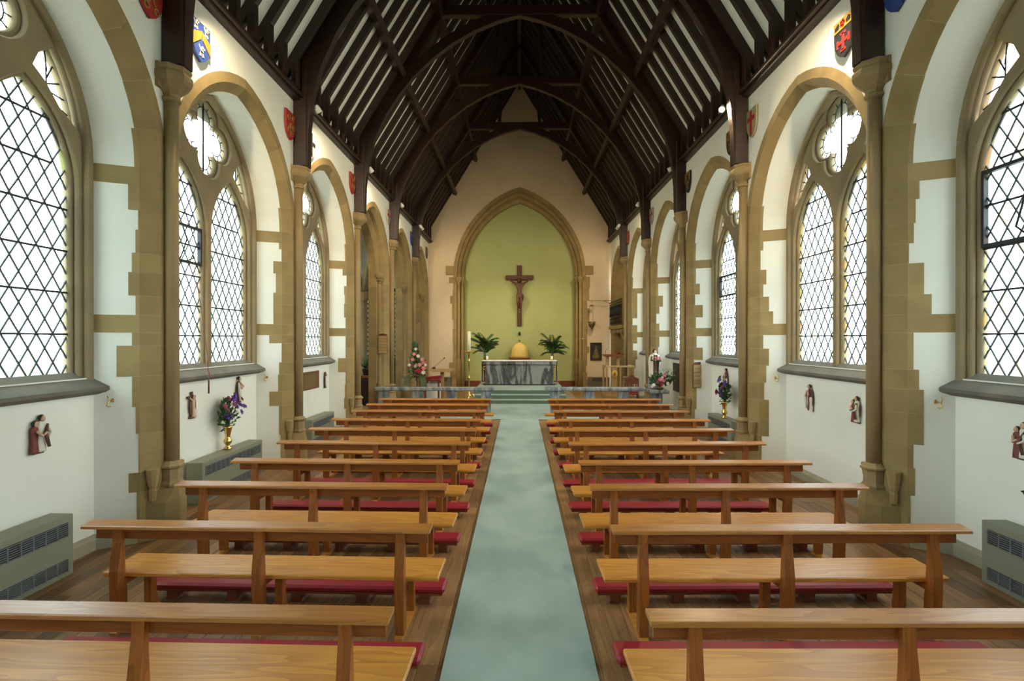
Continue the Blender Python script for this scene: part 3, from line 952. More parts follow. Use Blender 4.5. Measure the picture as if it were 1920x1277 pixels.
for k in range(-1, 6):
    y = YC(k)
    for s in (-1, 1):
        link('wall_post', postm[s], ceil, (0, y, 0)); link('arch_brace', brm[s], ceil, (0, y, 0)); link('principal_rafter', prm[s], ceil, (0, y, 0)); link('queen_strut', strm[s], ceil, (0, y, 0)); link('brace_web', webm[s], ceil, (0, y, 0))
    link('collar_beam', colm, ceil, (0, y, 0))
#PART2
# ------------------------------------------------------------------ left side: open arcade into the side chapel
def open_seg(ym, side, t0, t1, steps):
    """inner order of the arcade"""
    P3 = {'a': (1.405, 1.675), 'b': (1.31, 1.58), 'c': (1.24, 1.50)}
    secs = []
    for k in range(steps+1):
        t = t0+(t1-t0)*k/steps
        a = arch_uv(*P3['a'], side, t); b = arch_uv(*P3['b'], side, t); c = arch_uv(*P3['c'], side, t)
        o = arch_uv(*PROF['ext'], side, t)
        pts = [(a, XA+0.10), (b, XA+0.10), (c, XA+0.19), (c, 4.52), (o, 4.52), (o, XA+0.10)]
        secs.append([(-x, ym+p[0], p[1]) for p, x in pts])
    return secs
for b in (4, 5, 6):
    ym = YM(b)
    for sd in (-1, 1):
        zz = [0, 0.5, 1.0, 1.45, 1.95, 2.4, 2.9, 3.4, 3.75, ZS]
        for i in range(len(zz)-1):
            sec_mesh(open_seg(ym, sd, (zz[i]+0.001)/ZS, (zz[i+1]-0.001)/ZS, 1)).build('jamb_stone', M_stone, walls[-1])
        for i in range(5):
            sec_mesh(open_seg(ym, sd, 1+i/5+0.0004, 1+(i+1)/5-(0.0004 if i < 4 else 0), 3)).build('arch_stone', M_stone, walls[-1])
        x, y = -4.215, ym+sd*1.315
        js = MB().lathe([(0.13,0),(0.13,0.72),(0.10,0.76),(0.095,0.82),(0.105,0.85),(0.07,0.90),(0.058,0.93),(0.058,3.88)], x, y, 0, 10).build('jamb_shaft', M_shaft, walls[-1])
        mb = MB().lathe([(0.058,3.86),(0.08,3.875),(0.06,3.90),(0.075,3.94),(0.115,4.03),(0.14,4.09),(0.14,4.15),(0.10,4.18)], x, y, 0, 10)
        for i in range(7):
            aa = i*2*PI/7
            mb.ball((x+0.105*math.cos(aa), y+0.105*math.sin(aa), 4.05), 0.035, 6, 5); mb.ball((x+0.085*math.cos(aa+.4), y+0.085*math.sin(aa+.4), 3.96), 0.03, 6, 5)
        mb.build('leafy_capital', M_shaft, js)
# chapel shell
CX0, CX1, CY0, CY1 = -8.0, -4.52, YC(3)+0.1, Y_EAST
mb = MB().box(CX0, CX1, CY0, CY1, -0.12, -0.002)
mb.build('floor_chapel', M_sanct, label='board floor of the side chapel beyond the left arches', cat='floor', kind='structure')
mb = MB()
mb.add([(CX0,CY0,0),(CX1,CY0,0),(CX1,CY0,7),(CX0,CY0,7)], [(0,1,2,3)])
mb.add([(CX0,CY1,0),(CX1,CY1,0),(CX1,CY1,7),(CX0,CY1,7)], [(0,1,2,3)])
mb.add([(CX0,CY0,7),(CX1+0.1,CY0,7),(CX1+0.1,CY1,7),(CX0,CY1,7)], [(0,1,2,3)])
ymw = 17.7
f = arch_full(1.26, 1.70, 12, ZS, 1.8)
mb.add([(CX0,CY0,0),(CX0,ymw-1.26,0),(CX0,ymw-1.26,7),(CX0,CY0,7)], [(0,1,2,3)])
mb.add([(CX0,CY1,0),(CX0,ymw+1.26,0),(CX0,ymw+1.26,7),(CX0,CY1,7)], [(0,1,2,3)])
mb.add([(CX0,ymw-1.26,0),(CX0,ymw+1.26,0),(CX0,ymw+1.26,1.8),(CX0,ymw-1.26,1.8)], [(0,1,2,3)])
for i in range(len(f)-1):
    a, b2 = f[i], f[i+1]
    if abs(a[0]-b2[0]) < 1e-6: continue
    mb.add([(CX0,ymw+a[0],a[1]),(CX0,ymw+b2[0],b2[1]),(CX0,ymw+b2[0],7),(CX0,ymw+a[0],7)], [(0,1,2,3)])
wc = mb.build('wall_chapel', M_plaster, label='white walls of the side chapel beyond the left arches', cat='wall', kind='structure')
# blind back of the arcade towards the chapel
mb = MB()
for b in (4, 5, 6):
    ym = YM(b)
    f = arch_full(1.26, 1.52, 12, ZS, 0.0)
    for i in range(len(f)-1):
        a, b2 = f[i], f[i+1]
        if abs(a[0]-b2[0]) < 1e-6: continue
        mb.add([(-4.525,ym+a[0],a[1]),(-4.525,ym+b2[0],b2[1]),(-4.525,ym+b2[0],7),(-4.525,ym+a[0],7)], [(0,1,2,3)])
    for sg in (-1, 1):
        mb.add([(-4.525,ym+sg*1.26,0),(-4.525,ym+sg*1.69,0),(-4.525,ym+sg*1.69,7),(-4.525,ym+sg*1.26,7)], [(0,1,2,3)])
mb.build('arcade_back', M_plaster, wc)
wch = empty('window_%d' % (wn_i+1), (CX0, ymw, 0), PI/2, 'leaded stone window in the side chapel beyond the left arches', 'window', kind='structure')
link('tracery', tr_back, wch, (0, 0.135, 0)); link('sill', SILL, wch); link('quatrefoil_pane', QMESH, wch, (0, GY, 0))
for cu in LAT: link('lead_lattice', LEAD_MESH[cu], wch, (0, GY, 0)); link('glass_sheet', SHEET[cu], wch, (0, GY, 0))
# free column with ribs inside the chapel
px_, py_ = -6.1, 20.2
cc = MB().lathe([(0.26,0),(0.26,0.5),(0.2,0.6),(0.17,0.7),(0.17,3.7)], px_, py_, 0, 14).build('chapel_pier', M_shaft, wc)
MB().lathe([(0.17,3.68),(0.21,3.70),(0.18,3.74),(0.22,3.82),(0.29,3.93),(0.30,4.0),(0.26,4.05)], px_, py_, 0, 12).build('pier_capital', M_shaft, cc)
for (dx, dy) in ((1.6, 0), (0, -3.0), (-1.8, 0), (1.6, -3.0), (0, 2.5)):
    pts = []
    for i in range(9):
        t = i/8; pts.append((px_+dx*t, py_+dy*t, 4.0+2.2*math.sin(t*PI/2)))
    MB().tube(pts, 0.11, 6).build('rib', M_shaft, wc)

# ------------------------------------------------------------------ right bay 6: gallery over a small doorway
ym = YM(6)
ws = walls[1]
MB().add([(XD,ym-1.27,0),(XD,ym+1.27,0),(XD,ym+1.27,5.9),(XD,ym-1.27,5.9)], [(0,1,2,3)]).build('gallery_back', M_stone, ws)
MB().box(XD-0.03, XD-0.001, ym-0.55, ym+0.85, 0.0, 2.3).build('white_panel', M_plaster, ws)
for (u0, u1, z0, z1) in ((-0.75,-0.5,0,2.3), (0.8,1.0,0,2.3), (-0.62,-0.4,0.7,1.1), (-0.62,-0.42,1.5,1.8)):
    MB().bbox(XD-0.08, XD-0.03, ym+u0, ym+u1, z0, z1, 0.008).build('door_stone', M_stone, ws)
gal = empty('iron_gallery', (4.1, ym, 2.5), 0, 'small gallery with black scrolled iron railing above the pulpit', 'balcony')
MB().bbox(-0.28, 0.33, -1.30, 1.30, 0.10, 0.24, 0.02).build('gallery_slab', M_stone, gal)
for i in range(9):
    v = -1.2+i*0.3
    MB().bbox(-0.22, 0.33, v-0.06, v+0.06, -0.06, 0.10, 0.02).build('corbel', M_stone, gal)
MB().prism([(0.33, -0.9), (0.33, -0.06), (-0.2, -0.06), (-0.1, -0.3), (0.2, -0.5)], 'y', -1.15, -0.75).build('bracket', M_stone, gal)
mb = MB()
for zz in (0.27, 0.62, 1.12, 1.22): mb.box(-0.255, -0.215, -1.28, 1.28, zz, zz+0.03)
mb.build('railing_bar', M_iron, gal)
for i in range(10):
    v = -1.26+i*0.28
    mb = MB().box(-0.245, -0.225, v-0.01, v+0.01, 0.24, 1.24)
    cyv = v+0.14
    if i < 9:
        for (zc, rr) in ((0.87, 0.105), (0.45, 0.085)):
            mb.tube([(-0.235, cyv+rr*math.cos(t), zc+rr*1.5*math.sin(t)) for t in [2*PI*j/12 for j in range(13)]], 0.012, 5)
        mb.ball((-0.235, cyv, 1.02), 0.045, 6, 5); mb.tube([(-0.235, cyv, 0.62), (-0.235, cyv, 1.0)], [0.05, 0.02], 6)
    mb.build('baluster', M_iron, gal)

# ------------------------------------------------------------------ pews
def make_pew(s):
    r = empty('pew', (0, 0, 0))
    def X(a, b): return (min(s*a, s*b), max(s*a, s*b))
    x0, x1 = X(0.0, 2.64)
    # book rest: sloping plank with rounded nose
    mb = MB()
    prof = [(0.0, 0.772), (0.004, 0.790), (0.012, 0.797), (0.118, 0.808), (0.124, 0.800), (0.124, 0.784), (0.02, 0.772)]
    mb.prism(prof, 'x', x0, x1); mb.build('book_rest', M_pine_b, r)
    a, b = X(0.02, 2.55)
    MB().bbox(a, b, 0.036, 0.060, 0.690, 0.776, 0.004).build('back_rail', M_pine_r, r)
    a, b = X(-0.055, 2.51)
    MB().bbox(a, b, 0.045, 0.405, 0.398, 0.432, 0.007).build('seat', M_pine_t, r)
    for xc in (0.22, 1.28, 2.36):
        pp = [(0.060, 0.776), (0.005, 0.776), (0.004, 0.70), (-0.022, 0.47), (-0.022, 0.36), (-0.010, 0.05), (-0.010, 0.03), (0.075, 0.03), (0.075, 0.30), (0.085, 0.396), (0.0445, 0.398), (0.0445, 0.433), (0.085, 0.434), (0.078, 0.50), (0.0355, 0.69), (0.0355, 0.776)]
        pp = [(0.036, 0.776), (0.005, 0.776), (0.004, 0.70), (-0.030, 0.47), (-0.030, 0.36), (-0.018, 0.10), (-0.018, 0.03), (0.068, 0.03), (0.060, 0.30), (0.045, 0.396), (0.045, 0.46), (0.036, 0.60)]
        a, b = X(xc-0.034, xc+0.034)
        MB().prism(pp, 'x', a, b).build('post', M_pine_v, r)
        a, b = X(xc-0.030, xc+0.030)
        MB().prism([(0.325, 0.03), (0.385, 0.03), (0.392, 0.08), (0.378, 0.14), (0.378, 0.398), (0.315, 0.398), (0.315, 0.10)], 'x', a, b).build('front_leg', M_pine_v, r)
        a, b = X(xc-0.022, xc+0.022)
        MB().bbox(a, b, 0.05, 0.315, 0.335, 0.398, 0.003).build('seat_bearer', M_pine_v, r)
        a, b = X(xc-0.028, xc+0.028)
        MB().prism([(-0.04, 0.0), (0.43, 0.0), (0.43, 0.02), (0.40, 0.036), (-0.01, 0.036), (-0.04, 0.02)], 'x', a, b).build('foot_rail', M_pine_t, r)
    return r
def make_kneeler(s):
    r = empty('kneeler', (0, 0, 0))
    def X(a, b): return (min(s*a, s*b), max(s*a, s*b))
    a, b = X(0, 2.50)
    mb = MB().bbox(a, b, 0.0, 0.205, 0.095, 0.150, 0.018)
    mb.build('cushion', M_red, r)
    a, b = X(0.02, 2.48)
    MB().box(a, b, 0.015, 0.19, 0.078, 0.096).build('board', M_redwood, r)
    for xc in (0.17, 0.70, 1.25, 1.80, 2.32):
        a, b = X(xc-0.055, xc+0.055)
        MB().prism([(a+0.0, 0), (b-0.0, 0), (b-0.012, 0.02), (b-0.012, 0.078), (a+0.012, 0.078), (a+0.012, 0.02)], 'y', 0.03, 0.175).build('block_foot', M_redwood, r)
    return r
ROWY = [2.58, 3.80, 4.90, 5.89, 6.97, 8.03, 8.99, 10.08, 11.10, 12.09]
XL = [0.655, 0.659, 0.69, 0.69, 0.665, 0.66, 0.665, 0.66, 0.66, 0.66]
XR = [0.653, 0.684, 0.67, 0.68, 0.675, 0.67, 0.665, 0.66, 0.66, 0.66]
KO = [0.74, 0.47, 0.42, 0.46, 0.44, 0.46, 0.46, 0.46, 0.46, 0.46]
nth = ['nearest the camera', 'second from the camera', 'third from the camera', 'fourth from the camera', 'fifth from the camera', 'sixth from the camera', 'seventh from the camera', 'eighth from the camera', 'ninth from the camera', 'farthest from the camera']
rj = random.Random(9)
for s in (-1, 1):
    pp = make_pew(s); kk = make_kneeler(s)
    for i in range(10):
        o = pp if i == 0 else copy_tree(pp)
        xi = (XL if s < 0 else XR)[i]
        tl = s*(0.018 + rj.uniform(-0.006, 0.006))
        o.location = (s*xi, ROWY[i]-0.0, 0); o.rotation_euler = (0, 0, tl)
        tag(o, 'varnished pine pew %s of the green carpet, %s' % (SIDE[s], nth[i]), 'pew', 'varnished pine pews')
        k = kk if i == 0 else copy_tree(kk)
        k.location = (s*(0.65+rj.uniform(-0.03, 0.02)), ROWY[i]+KO[i]+(0.03 if s > 0 else 0), 0); k.rotation_euler = (0, 0, tl+s*rj.uniform(-0.004, 0.006))
        tag(k, 'long red cushioned kneeler %s of the green carpet, %s' % (SIDE[s], nth[i]), 'kneeler', 'red kneelers between the pews')

# ------------------------------------------------------------------ heaters
def heater(s, y0, y1, label):
    L_ = y1-y0
    h = empty('convector_heater', (s*(XD-0.055), (y0+y1)/2, 0), side_rot(s)[2], label, 'heater', 'grey convector heaters along the walls')
    D = 0.225; H = 0.565
    MB().bbox(-L_/2, L_/2, -D, 0.0, 0.0, H, 0.008).build('casing', M_heater, h)
    for (za, zb, nm) in ((0.37, 0.50, 'outlet_grille'), (0.05, 0.16, 'inlet_grille')):
        xa, xb = -L_/2+0.14, L_/2-0.06 if s < 0 else L_/2-0.14
        xa = -L_/2+0.07; xb = L_/2-0.07
        g = MB().box(xa, xb, -D-0.003, -D+0.001, za, zb).build(nm, M_dark, h)
        mb = MB()
        for j in range(7):
            z = za+0.008+(zb-za-0.016)*j/6
            mb.box(xa, xb, -D-0.010, -D-0.003, z-0.0035, z+0.0035)
        n = int(L_/0.12)
        for j in range(n+1):
            x = xa+(xb-xa)*j/n
            mb.box(x-0.005, x+0.005, -D-0.012, -D-0.003, za, zb)
        mb.build('grille_bars', M_grille, g)
    MB().box(0.0-0.02, 0.02, -D-0.004, -D, 0.26, 0.275).build('badge', M_grille, h)
    return h
heater(-1, 3.2, 4.83, 'grey convector heater under the window nearest the camera on the left')
heater(-1, 6.82, 8.42, 'long grey convector heater under the brass vase of purple flowers on the left')
heater(-1, 10.45, 11.72, 'grey convector heater below the bronze plaque on the left')
heater(1, 3.2, 4.78, 'grey convector heater under the window nearest the camera on the right')
heater(1, 10.35, 11.64, 'grey convector heater under the brass flower vase on the right')

# ------------------------------------------------------------------ flowers
def flower_mesh(r, m, n=6, cup=0.35):
    mb = MB()
    for ring, (rr, zz) in enumerate(((r, 0.0), (r*0.6, r*0.35))):
        for i in range(n):
            a = 2*PI*(i+0.5*ring)/n; w = 0.55
            c, s_ = math.cos, math.sin
            p0 = (0.1*r*c(a), 0.1*r*s_(a), zz)
            p1 = (rr*0.65*c(a-w), rr*0.65*s_(a-w), zz+rr*cup)
            p2 = (rr*c(a), rr*s_(a), zz+rr*cup*0.8)
            p3 = (rr*0.65*c(a+w), rr*0.65*s_(a+w), zz+rr*cup)
            mb.add([p0, p1, p2, p3], [(0,1,2,3)], True)
    mb.ball((0, 0, r*0.25), r*0.28, 6, 5)
    return mb.mesh('flower_head', m)
FL = {}
def flower(parent, pos, r, m, tilt):
    key = (m.name, round(r, 3))
    if key not in FL: FL[key] = flower_mesh(r, m)
    return link('flower_head', FL[key], parent, pos, tilt)
def leaf_cluster(rng, n, cx, cz, rx, ry, rz, size, base):
    mb = MB(); stems = MB()
    for i in range(n):
        while True:
            p = (rng.uniform(-1, 1), rng.uniform(-1, 1), rng.uniform(-1, 1))
            if p[0]**2+p[1]**2+p[2]**2 < 1: break
        c = Vector((cx+p[0]*rx, p[1]*ry, cz+p[2]*rz))
        d = (c-Vector(base)).normalized(); d = (d+Vector((rng.uniform(-.5,.5), rng.uniform(-.5,.5), rng.uniform(-.5,.5)))).normalized()
        sd = d.cross(Vector((rng.uniform(-1,1), rng.uniform(-1,1), rng.uniform(-1,1)))).normalized()
        l = size*rng.uniform(0.7, 1.4); w = l*0.28
        up = sd.cross(d)*l*0.12
        mb.add([c, c+d*l*0.5+sd*w+up, c+d*l, c+d*l*0.5-sd*w+up], [(0,1,2,3)], True)
        if i % 3 == 0: stems.tube([base, Vector(base)*0.5+c*0.5+Vector((0,0,0.02)), c], 0.003, 4)
    return mb, stems
VASE = MB().lathe([(0.0,0.0),(0.055,0.0),(0.058,0.02),(0.03,0.045),(0.028,0.07),(0.055,0.10),(0.06,0.13),(0.04,0.16),(0.034,0.19),(0.045,0.25),(0.062,0.32),(0.075,0.345),(0.070,0.345),(0.05,0.30)], n=16)
def bouquet(loc, rz, label, specs, seed, leafn=170, sx=1.0):
    rng = random.Random(seed)
    v = empty('flower_vase', loc, rz, label, 'flower vase', 'brass flower vases on the heaters')
    link('vase', VASE.mesh('vase', M_brass), v)
    base = (0, 0, 0.33)
    mb, st = leaf_cluster(rng, leafn, 0, 0.52, 0.19*sx, 0.09, 0.22, 0.07, base)
    mb.build('foliage', M_leaf, v, kind='stuff'); st.build('stems', M_leaf, v, kind='stuff')
    for (x, y, z, r, m) in specs:
        flower(v, (x, y, z), r, m, (PI/2*0.7+rng.uniform(-.4,.4), rng.uniform(-.4,.4), rng.uniform(-.5,.5)))
    return v
rf = random.Random(21)
sp = []
for (x, z, m, r) in [(-0.02,0.80,M_purple,.06),(0.05,0.74,M_purple,.065),(-0.10,0.76,M_mauve,.05),(0.18,0.63,M_purple,.06),(0.26,0.60,M_purple,.055),(-0.12,0.50,M_purple,.06),(-0.03,0.48,M_purple,.055),(-0.20,0.66,M_mauve,.05),(0.10,0.62,M_purple,.05),(0.20,0.72,M_mauve,.045),(-0.22,0.60,M_mauve,.045),(0.01,0.66,M_mauve,.045),(0.24,0.52,M_purple,.05)]:
    sp.append((x, rf.uniform(-0.12, -0.03), z, r, m))
bouquet((-4.33, 7.66, 0.566), PI/2, 'brass vase of purple and mauve flowers on the left heater', sp, 1)
sp = []
for (x, z, m, r) in [(0.10,0.78,M_purple,.07),(0.20,0.72,M_purple,.06),(0.22,0.50,M_purple,.09),(0.14,0.58,M_purple,.07),(-0.05,0.55,M_purple,.07),(-0.12,0.82,M_leafp,.07),(0.06,0.64,M_pink,.05),(-0.24,0.50,M_crimson,.065),(0.00,0.70,M_mauve,.05),(0.26,0.66,M_mauve,.06),(0.12,0.48,M_purple,.05)]:
    sp.append((x, rf.uniform(-0.14, -0.04), z, r, m))
bouquet((4.24, 10.82, 0.566), -PI/2, 'brass vase of purple iris and crimson flowers on the right heater', sp, 2, 190, 1.2)
# dried sprig by the right edge of the photograph
v = empty('dried_sprig', (4.33, 4.25, 0.566), 0, 'dark dried sprig standing on the right-hand heater nearest the camera', 'sprig')
MB().lathe([(0.04,0),(0.05,0.02),(0.05,0.12),(0.035,0.15),(0.03,0.15),(0.03,0.02)], n=12).build('pot', M_brassd, v)
mb = MB().tube([(0,0,0.1),(0.0,0.12,0.26),(-0.02,0.28,0.33)], 0.006, 6)
for i in range(7): 
    yy = 0.10+i*0.03; mb.ball((0.01*(-1)**i, yy, 0.25+i*0.012), 0.018, 6, 5, (0.5, 1.4, 0.6))
mb.build('twig', M_hair, v)

# ------------------------------------------------------------------ painted relief figures (stations)
def robe(mb, x, z0, h, w, d=0.6, lean=0.0, n=12):
    """robed standing figure body, front at -y"""
    secs = [(0.0,1.0),(0.06,0.95),(0.3,0.78),(0.5,0.72),(0.62,0.80),(0.75,0.86),(0.82,0.70),(0.86,0.30),(0.88,0.22)]
    vs = []; fs = []
    for k, (t, ww) in enumerate(secs):
        for i in range(n):
            a = 2*PI*i/n; fold = 1+0.10*math.sin(5*a+k*0.4)*(1-t)
            vs.append((x+lean*t+w*ww*fold*math.cos(a), -0.02+w*d*ww*fold*math.sin(a), z0+h*t))
    for k in range(len(secs)-1):
        for i in range(n):
            j = (i+1) % n; fs.append((k*n+i,k*n+j,(k+1)*n+j,(k+1)*n+i))
    fs.append(tuple(range(n))[::-1]); fs.append(tuple(range((len(secs)-1)*n, len(secs)*n)))
    mb.add(vs, fs, True)
def head(parent, x, z, r, hair=M_hair):
    mb = MB().ball((x, -0.035, z), r, 10, 8, (0.85, 0.9, 1.15))
    mb.ball((x, -0.035-r*0.9, z-r*0.05), r*0.22, 6, 5)
    hd = mb.build('head', M_skin, parent)
    MB().ball((x, -0.022, z+r*0.22), r*1.10, 10, 8, (0.95, 0.95, 1.1)).build('hair', hair, hd)
def station(s, y, z, h, kind, label):
    t = empty('relief_figure', (s*(XD-0.012), y, z), side_rot(s)[2], label, 'relief', 'painted relief figures on the side walls')
    k = h/0.36
    MB().bbox(-0.055*k, 0.06*k, -0.022, 0.010, 0.0, 0.03*k, 0.006).build('ledge', M_robe_b, t)
    MB().ball((0.012*k, -0.016, 0.17*k), 0.10*k, 10, 8, (0.75, 0.10, 1.6)).build('carved_ground', M_robe_b, t)
    if kind == 'pair':
        MB().tube([(0.06*k,-0.05,0.27*k),(0.02*k,-0.07,0.18*k),(0.06*k,-0.065,0.06*k)], [0.010*k,0.018*k,0.014*k], 8).build('brown_mantle', M_robe_b, t)
        MB().tube([(-0.05*k,-0.05,0.22*k),(-0.02*k,-0.08,0.17*k),(0.02*k,-0.08,0.20*k)], [0.015*k,0.013*k,0.010*k], 8).build('reaching_arm', M_skin, t)
        mb = MB(); robe(mb, 0.025*k, 0.02, 0.33*k, 0.05*k); mb.build('white_robe', M_robe_w, t)
        head(t, 0.025*k, 0.325*k, 0.026*k)
        mb = MB(); robe(mb, -0.045*k, 0.01, 0.29*k, 0.045*k); mb.build('red_robe', M_robe_r, t)
        head(t, -0.04*k, 0.28*k, 0.024*k)
        MB().tube([(0.05*k,-0.05,0.25*k),(0.075*k,-0.07,0.19*k),(0.03*k,-0.09,0.16*k)], [0.014*k,0.012*k,0.009*k], 8).build('arm', M_robe_w, t)
    elif kind == 'cross':
        c = MB().bbox(-0.018*k, 0.018*k, -0.02, 0.0, 0.02, 0.37*k, 0.003); c.bbox(-0.10*k, 0.08*k, -0.02, 0.0, 0.28*k, 0.31*k, 0.003)
        c.build('cross', M_robe_b, t)
        mb = MB(); robe(mb, 0.03*k, 0.02, 0.30*k, 0.038*k, lean=-0.02*k); mb.build('pale_figure', M_skin, t)
        head(t, 0.005*k, 0.29*k, 0.024*k)
        mb = MB(); robe(mb, 0.075*k, 0.0, 0.14*k, 0.045*k); mb.build('kneeling_figure', M_robe_w, t)
        MB().tube([(-0.02*k,-0.04,0.24*k),(-0.07*k,-0.03,0.29*k)], 0.010*k, 8).build('arm', M_skin, t)
    elif kind == 'tall':
        MB().tube([(-0.035*k,-0.04,0.30*k),(-0.045*k,-0.06,0.18*k),(-0.02*k,-0.06,0.04*k)], [0.012*k,0.02*k,0.016*k], 8).build('cream_mantle', M_robe_w, t)
        MB().tube([(-0.03*k,-0.05,0.27*k),(-0.01*k,-0.085,0.22*k),(0.02*k,-0.085,0.25*k)], [0.014*k,0.012*k,0.009*k], 8).build('raised_arm', M_skin, t)
        mb = MB(); robe(mb, 0.0, 0.02, 0.36*k, 0.042*k); mb.build('red_robe', M_robe_r, t)
        head(t, 0.0, 0.355*k, 0.025*k)
        mb = MB(); robe(mb, 0.035*k, 0.0, 0.24*k, 0.04*k); mb.build('white_robe', M_robe_w, t)
        MB().tube([(0.0,-0.05,0.29*k),(0.05*k,-0.07,0.24*k)], 0.012*k, 8).build('arm', M_skin, t)
    else:
        pts = [(0.04*k*math.cos(a)-0.0, -0.015, 0.19*k+0.17*k*math.sin(a)) for a in [PI*0.35+PI*1.3*i/12 for i in range(13)]]
        MB().tube(pts, 0.018*k, 8).build('curved_backing', M_robe_b, t)
        mb = MB(); robe(mb, 0.02*k, 0.04, 0.27*k, 0.04*k); mb.build('white_robe', M_robe_w, t)
        head(t, 0.02*k, 0.295*k, 0.024*k)
    return t
station(-1, 4.74, 1.14, 0.36, 'pair', 'painted relief of a white and a red robed figure, left wall nearest the camera')
station(-1, 7.00, 1.12, 0.36, 'cross', 'painted relief with a brown cross on the left wall before the purple flowers')
station(-1, 8.17, 1.18, 0.40, 'tall', 'tall painted relief figure above the purple flowers on the left wall')
station(-1, 11.85, 1.08, 0.36, 'curve', 'curved painted relief figure beside the bronze plaque')
station(1, 8.02, 1.10, 0.38, 'tall', 'slim red and white relief figure below the second right-hand window, farther one')
station(1, 6.93, 1.09, 0.36, 'pair', 'red and white relief pair below the second right-hand window, nearer one')
station(1, 11.25, 1.12, 0.42, 'tall', 'red relief figure behind the iris vase on the right wall')
station(1, 4.66, 1.13, 0.34, 'pair', 'relief of red robed figure cut by the right edge of the photograph')

# brass hooks on the splays
def hook(s, b, label):
    h = empty('brass_hook', (s*4.315, YM(b)+1.318, 1.50), s*0.40, label, 'hook', 'brass candle hooks on the window splays')
    MB().lathe([(0.0,0),(0.022,0.0),(0.024,0.008),(0.01,0.014)], n=10).build('plate', M_brass, h, (0, 0.004, 0.05), (PI/2, 0, 0))
    MB().tube([(0,-0.01,0.05),(0,-0.05,0.03),(0.0,-0.06,0.0),(0,-0.04,-0.015),(0,-0.02,-0.01)], 0.006, 6).build('arm', M_brass, h)
    MB().tube([(0,-0.05,0.03),(0.02,-0.05,0.07),(0.0,-0.05,0.10)], 0.005, 6).build('curl', M_brass, h)
hook(-1, 1, 'small brass hook beside the nearest left window')
hook(-1, 2, 'small brass hook beside the second left window')
hook(1, 1, 'small brass hook beside the nearest right window')
hook(1, 2, 'small brass hook beside the second right window')

# plaques
pl = empty('memorial_plaque', (-(XD-0.004), 11.0, 1.32), PI/2, 'bronze memorial plaque in a wooden frame under the third left window', 'plaque')
MB().bbox(-0.47, 0.47, -0.03, 0.0, -0.19, 0.19, 0.006).build('frame', M_redwood, pl)
MB().bbox(-0.40, 0.34, -0.036, -0.03, -0.17, 0.17, 0.002).build('plate', M_brassd, pl)
mb = MB(); rr_ = random.Random(4)
for i in range(11):
    z = 0.125-i*0.026; x = -0.34
    while x < 0.27:
        w = rr_.uniform(0.02, 0.06); mb.box(x, min(x+w, 0.29), -0.0385, -0.036, z-0.005, z+0.005); x += w+0.012
mb.build('lettering', M_hgold, pl)
pl = empty('dark_tablet', ((XD-0.004), 14.75, 1.12), -PI/2, 'tall dark carved tablet under the fourth right window', 'plaque')
MB().bbox(-0.34, 0.34, -0.04, 0.0, -0.40, 0.40, 0.01).build('frame', M_hblack, pl)
MB().bbox(-0.27, 0.27, -0.044, -0.04, -0.33, 0.33, 0.002).build('panel', M_timber, pl)
mb = MB()
for i in range(8): mb.box(-0.2, 0.2, -0.047, -0.044, 0.25-i*0.07, 0.262-i*0.07)
mb.build('lettering', M_brassd, pl)

# hymn boards: six pale slats under a small crest
def hymn_board(loc, rz, w, h, label):
    t = empty('hymn_board', loc, rz, label, 'hymn board', 'wooden hymn boards')
    MB().prism([(-w/2, -h/2), (w/2, -h/2), (w/2, h/2-0.05), (w*0.3, h/2), (-w*0.3, h/2), (-w/2, h/2-0.05)], 'y', 0.0, 0.03).build('backboard', M_redwood, t)
    n = 6
    for i in range(n):
        z0 = -h/2+0.012+i*(h-0.07)/n
        MB().bbox(-w/2+0.008, w/2-0.008, -0.012, 0.0, z0+0.004, z0+(h-0.07)/n-0.004, 0.003).build('slat', M_oak_h, t)
    MB().ball((0, 0.0, h/2-0.01), 0.02, 8, 6).build('hanger', M_iron, t)
hymn_board((-4.07, 15.44, 2.06), -0.15, 0.28, 0.60, 'wooden hymn board hung on the left arcade pier')
hymn_board((4.20, 12.235, 1.36), 0.40, 0.34, 0.60, 'wooden hymn board hung on the right pier beside the vase')

# ------------------------------------------------------------------ heraldic shields
SH = [(-0.18, 0.24), (0.18, 0.24), (0.18, 0.02), (0.165, -0.07), (0.125, -0.15), (0.07, -0.205), (0.0, -0.245), (-0.07, -0.205), (-0.125, -0.15), (-0.165, -0.07), (-0.18, 0.02)]
SHM = {}
def shield_mesh(m):
    if m.name not in SHM: SHM[m.name] = MB().prism(SH, 'y', -0.03, 0.0).mesh('field', m)
    return SHM[m.name]
def plate(t, name, polys, m, y=-0.036):
    mb = MB()
    for p in polys: mb.prism(p, 'y', y, -0.03)
    mb.build(name, m, t)
def rect(x0, x1, z0, z1): return [(x0,z0),(x1,z0),(x1,z1),(x0,z1)]
def disc(cx, cz, r, n=10): return [(cx+r*math.cos(2*PI*i/n), cz+r*math.sin(2*PI*i/n)) for i in range(n)]
def ringm(t, name, cx, cz, r, w, m):
    MB().tube([(cx+r*math.cos(2*PI*i/12), -0.034, cz+r*math.sin(2*PI*i/12)) for i in range(13)], w, 6).build(name, m, t)
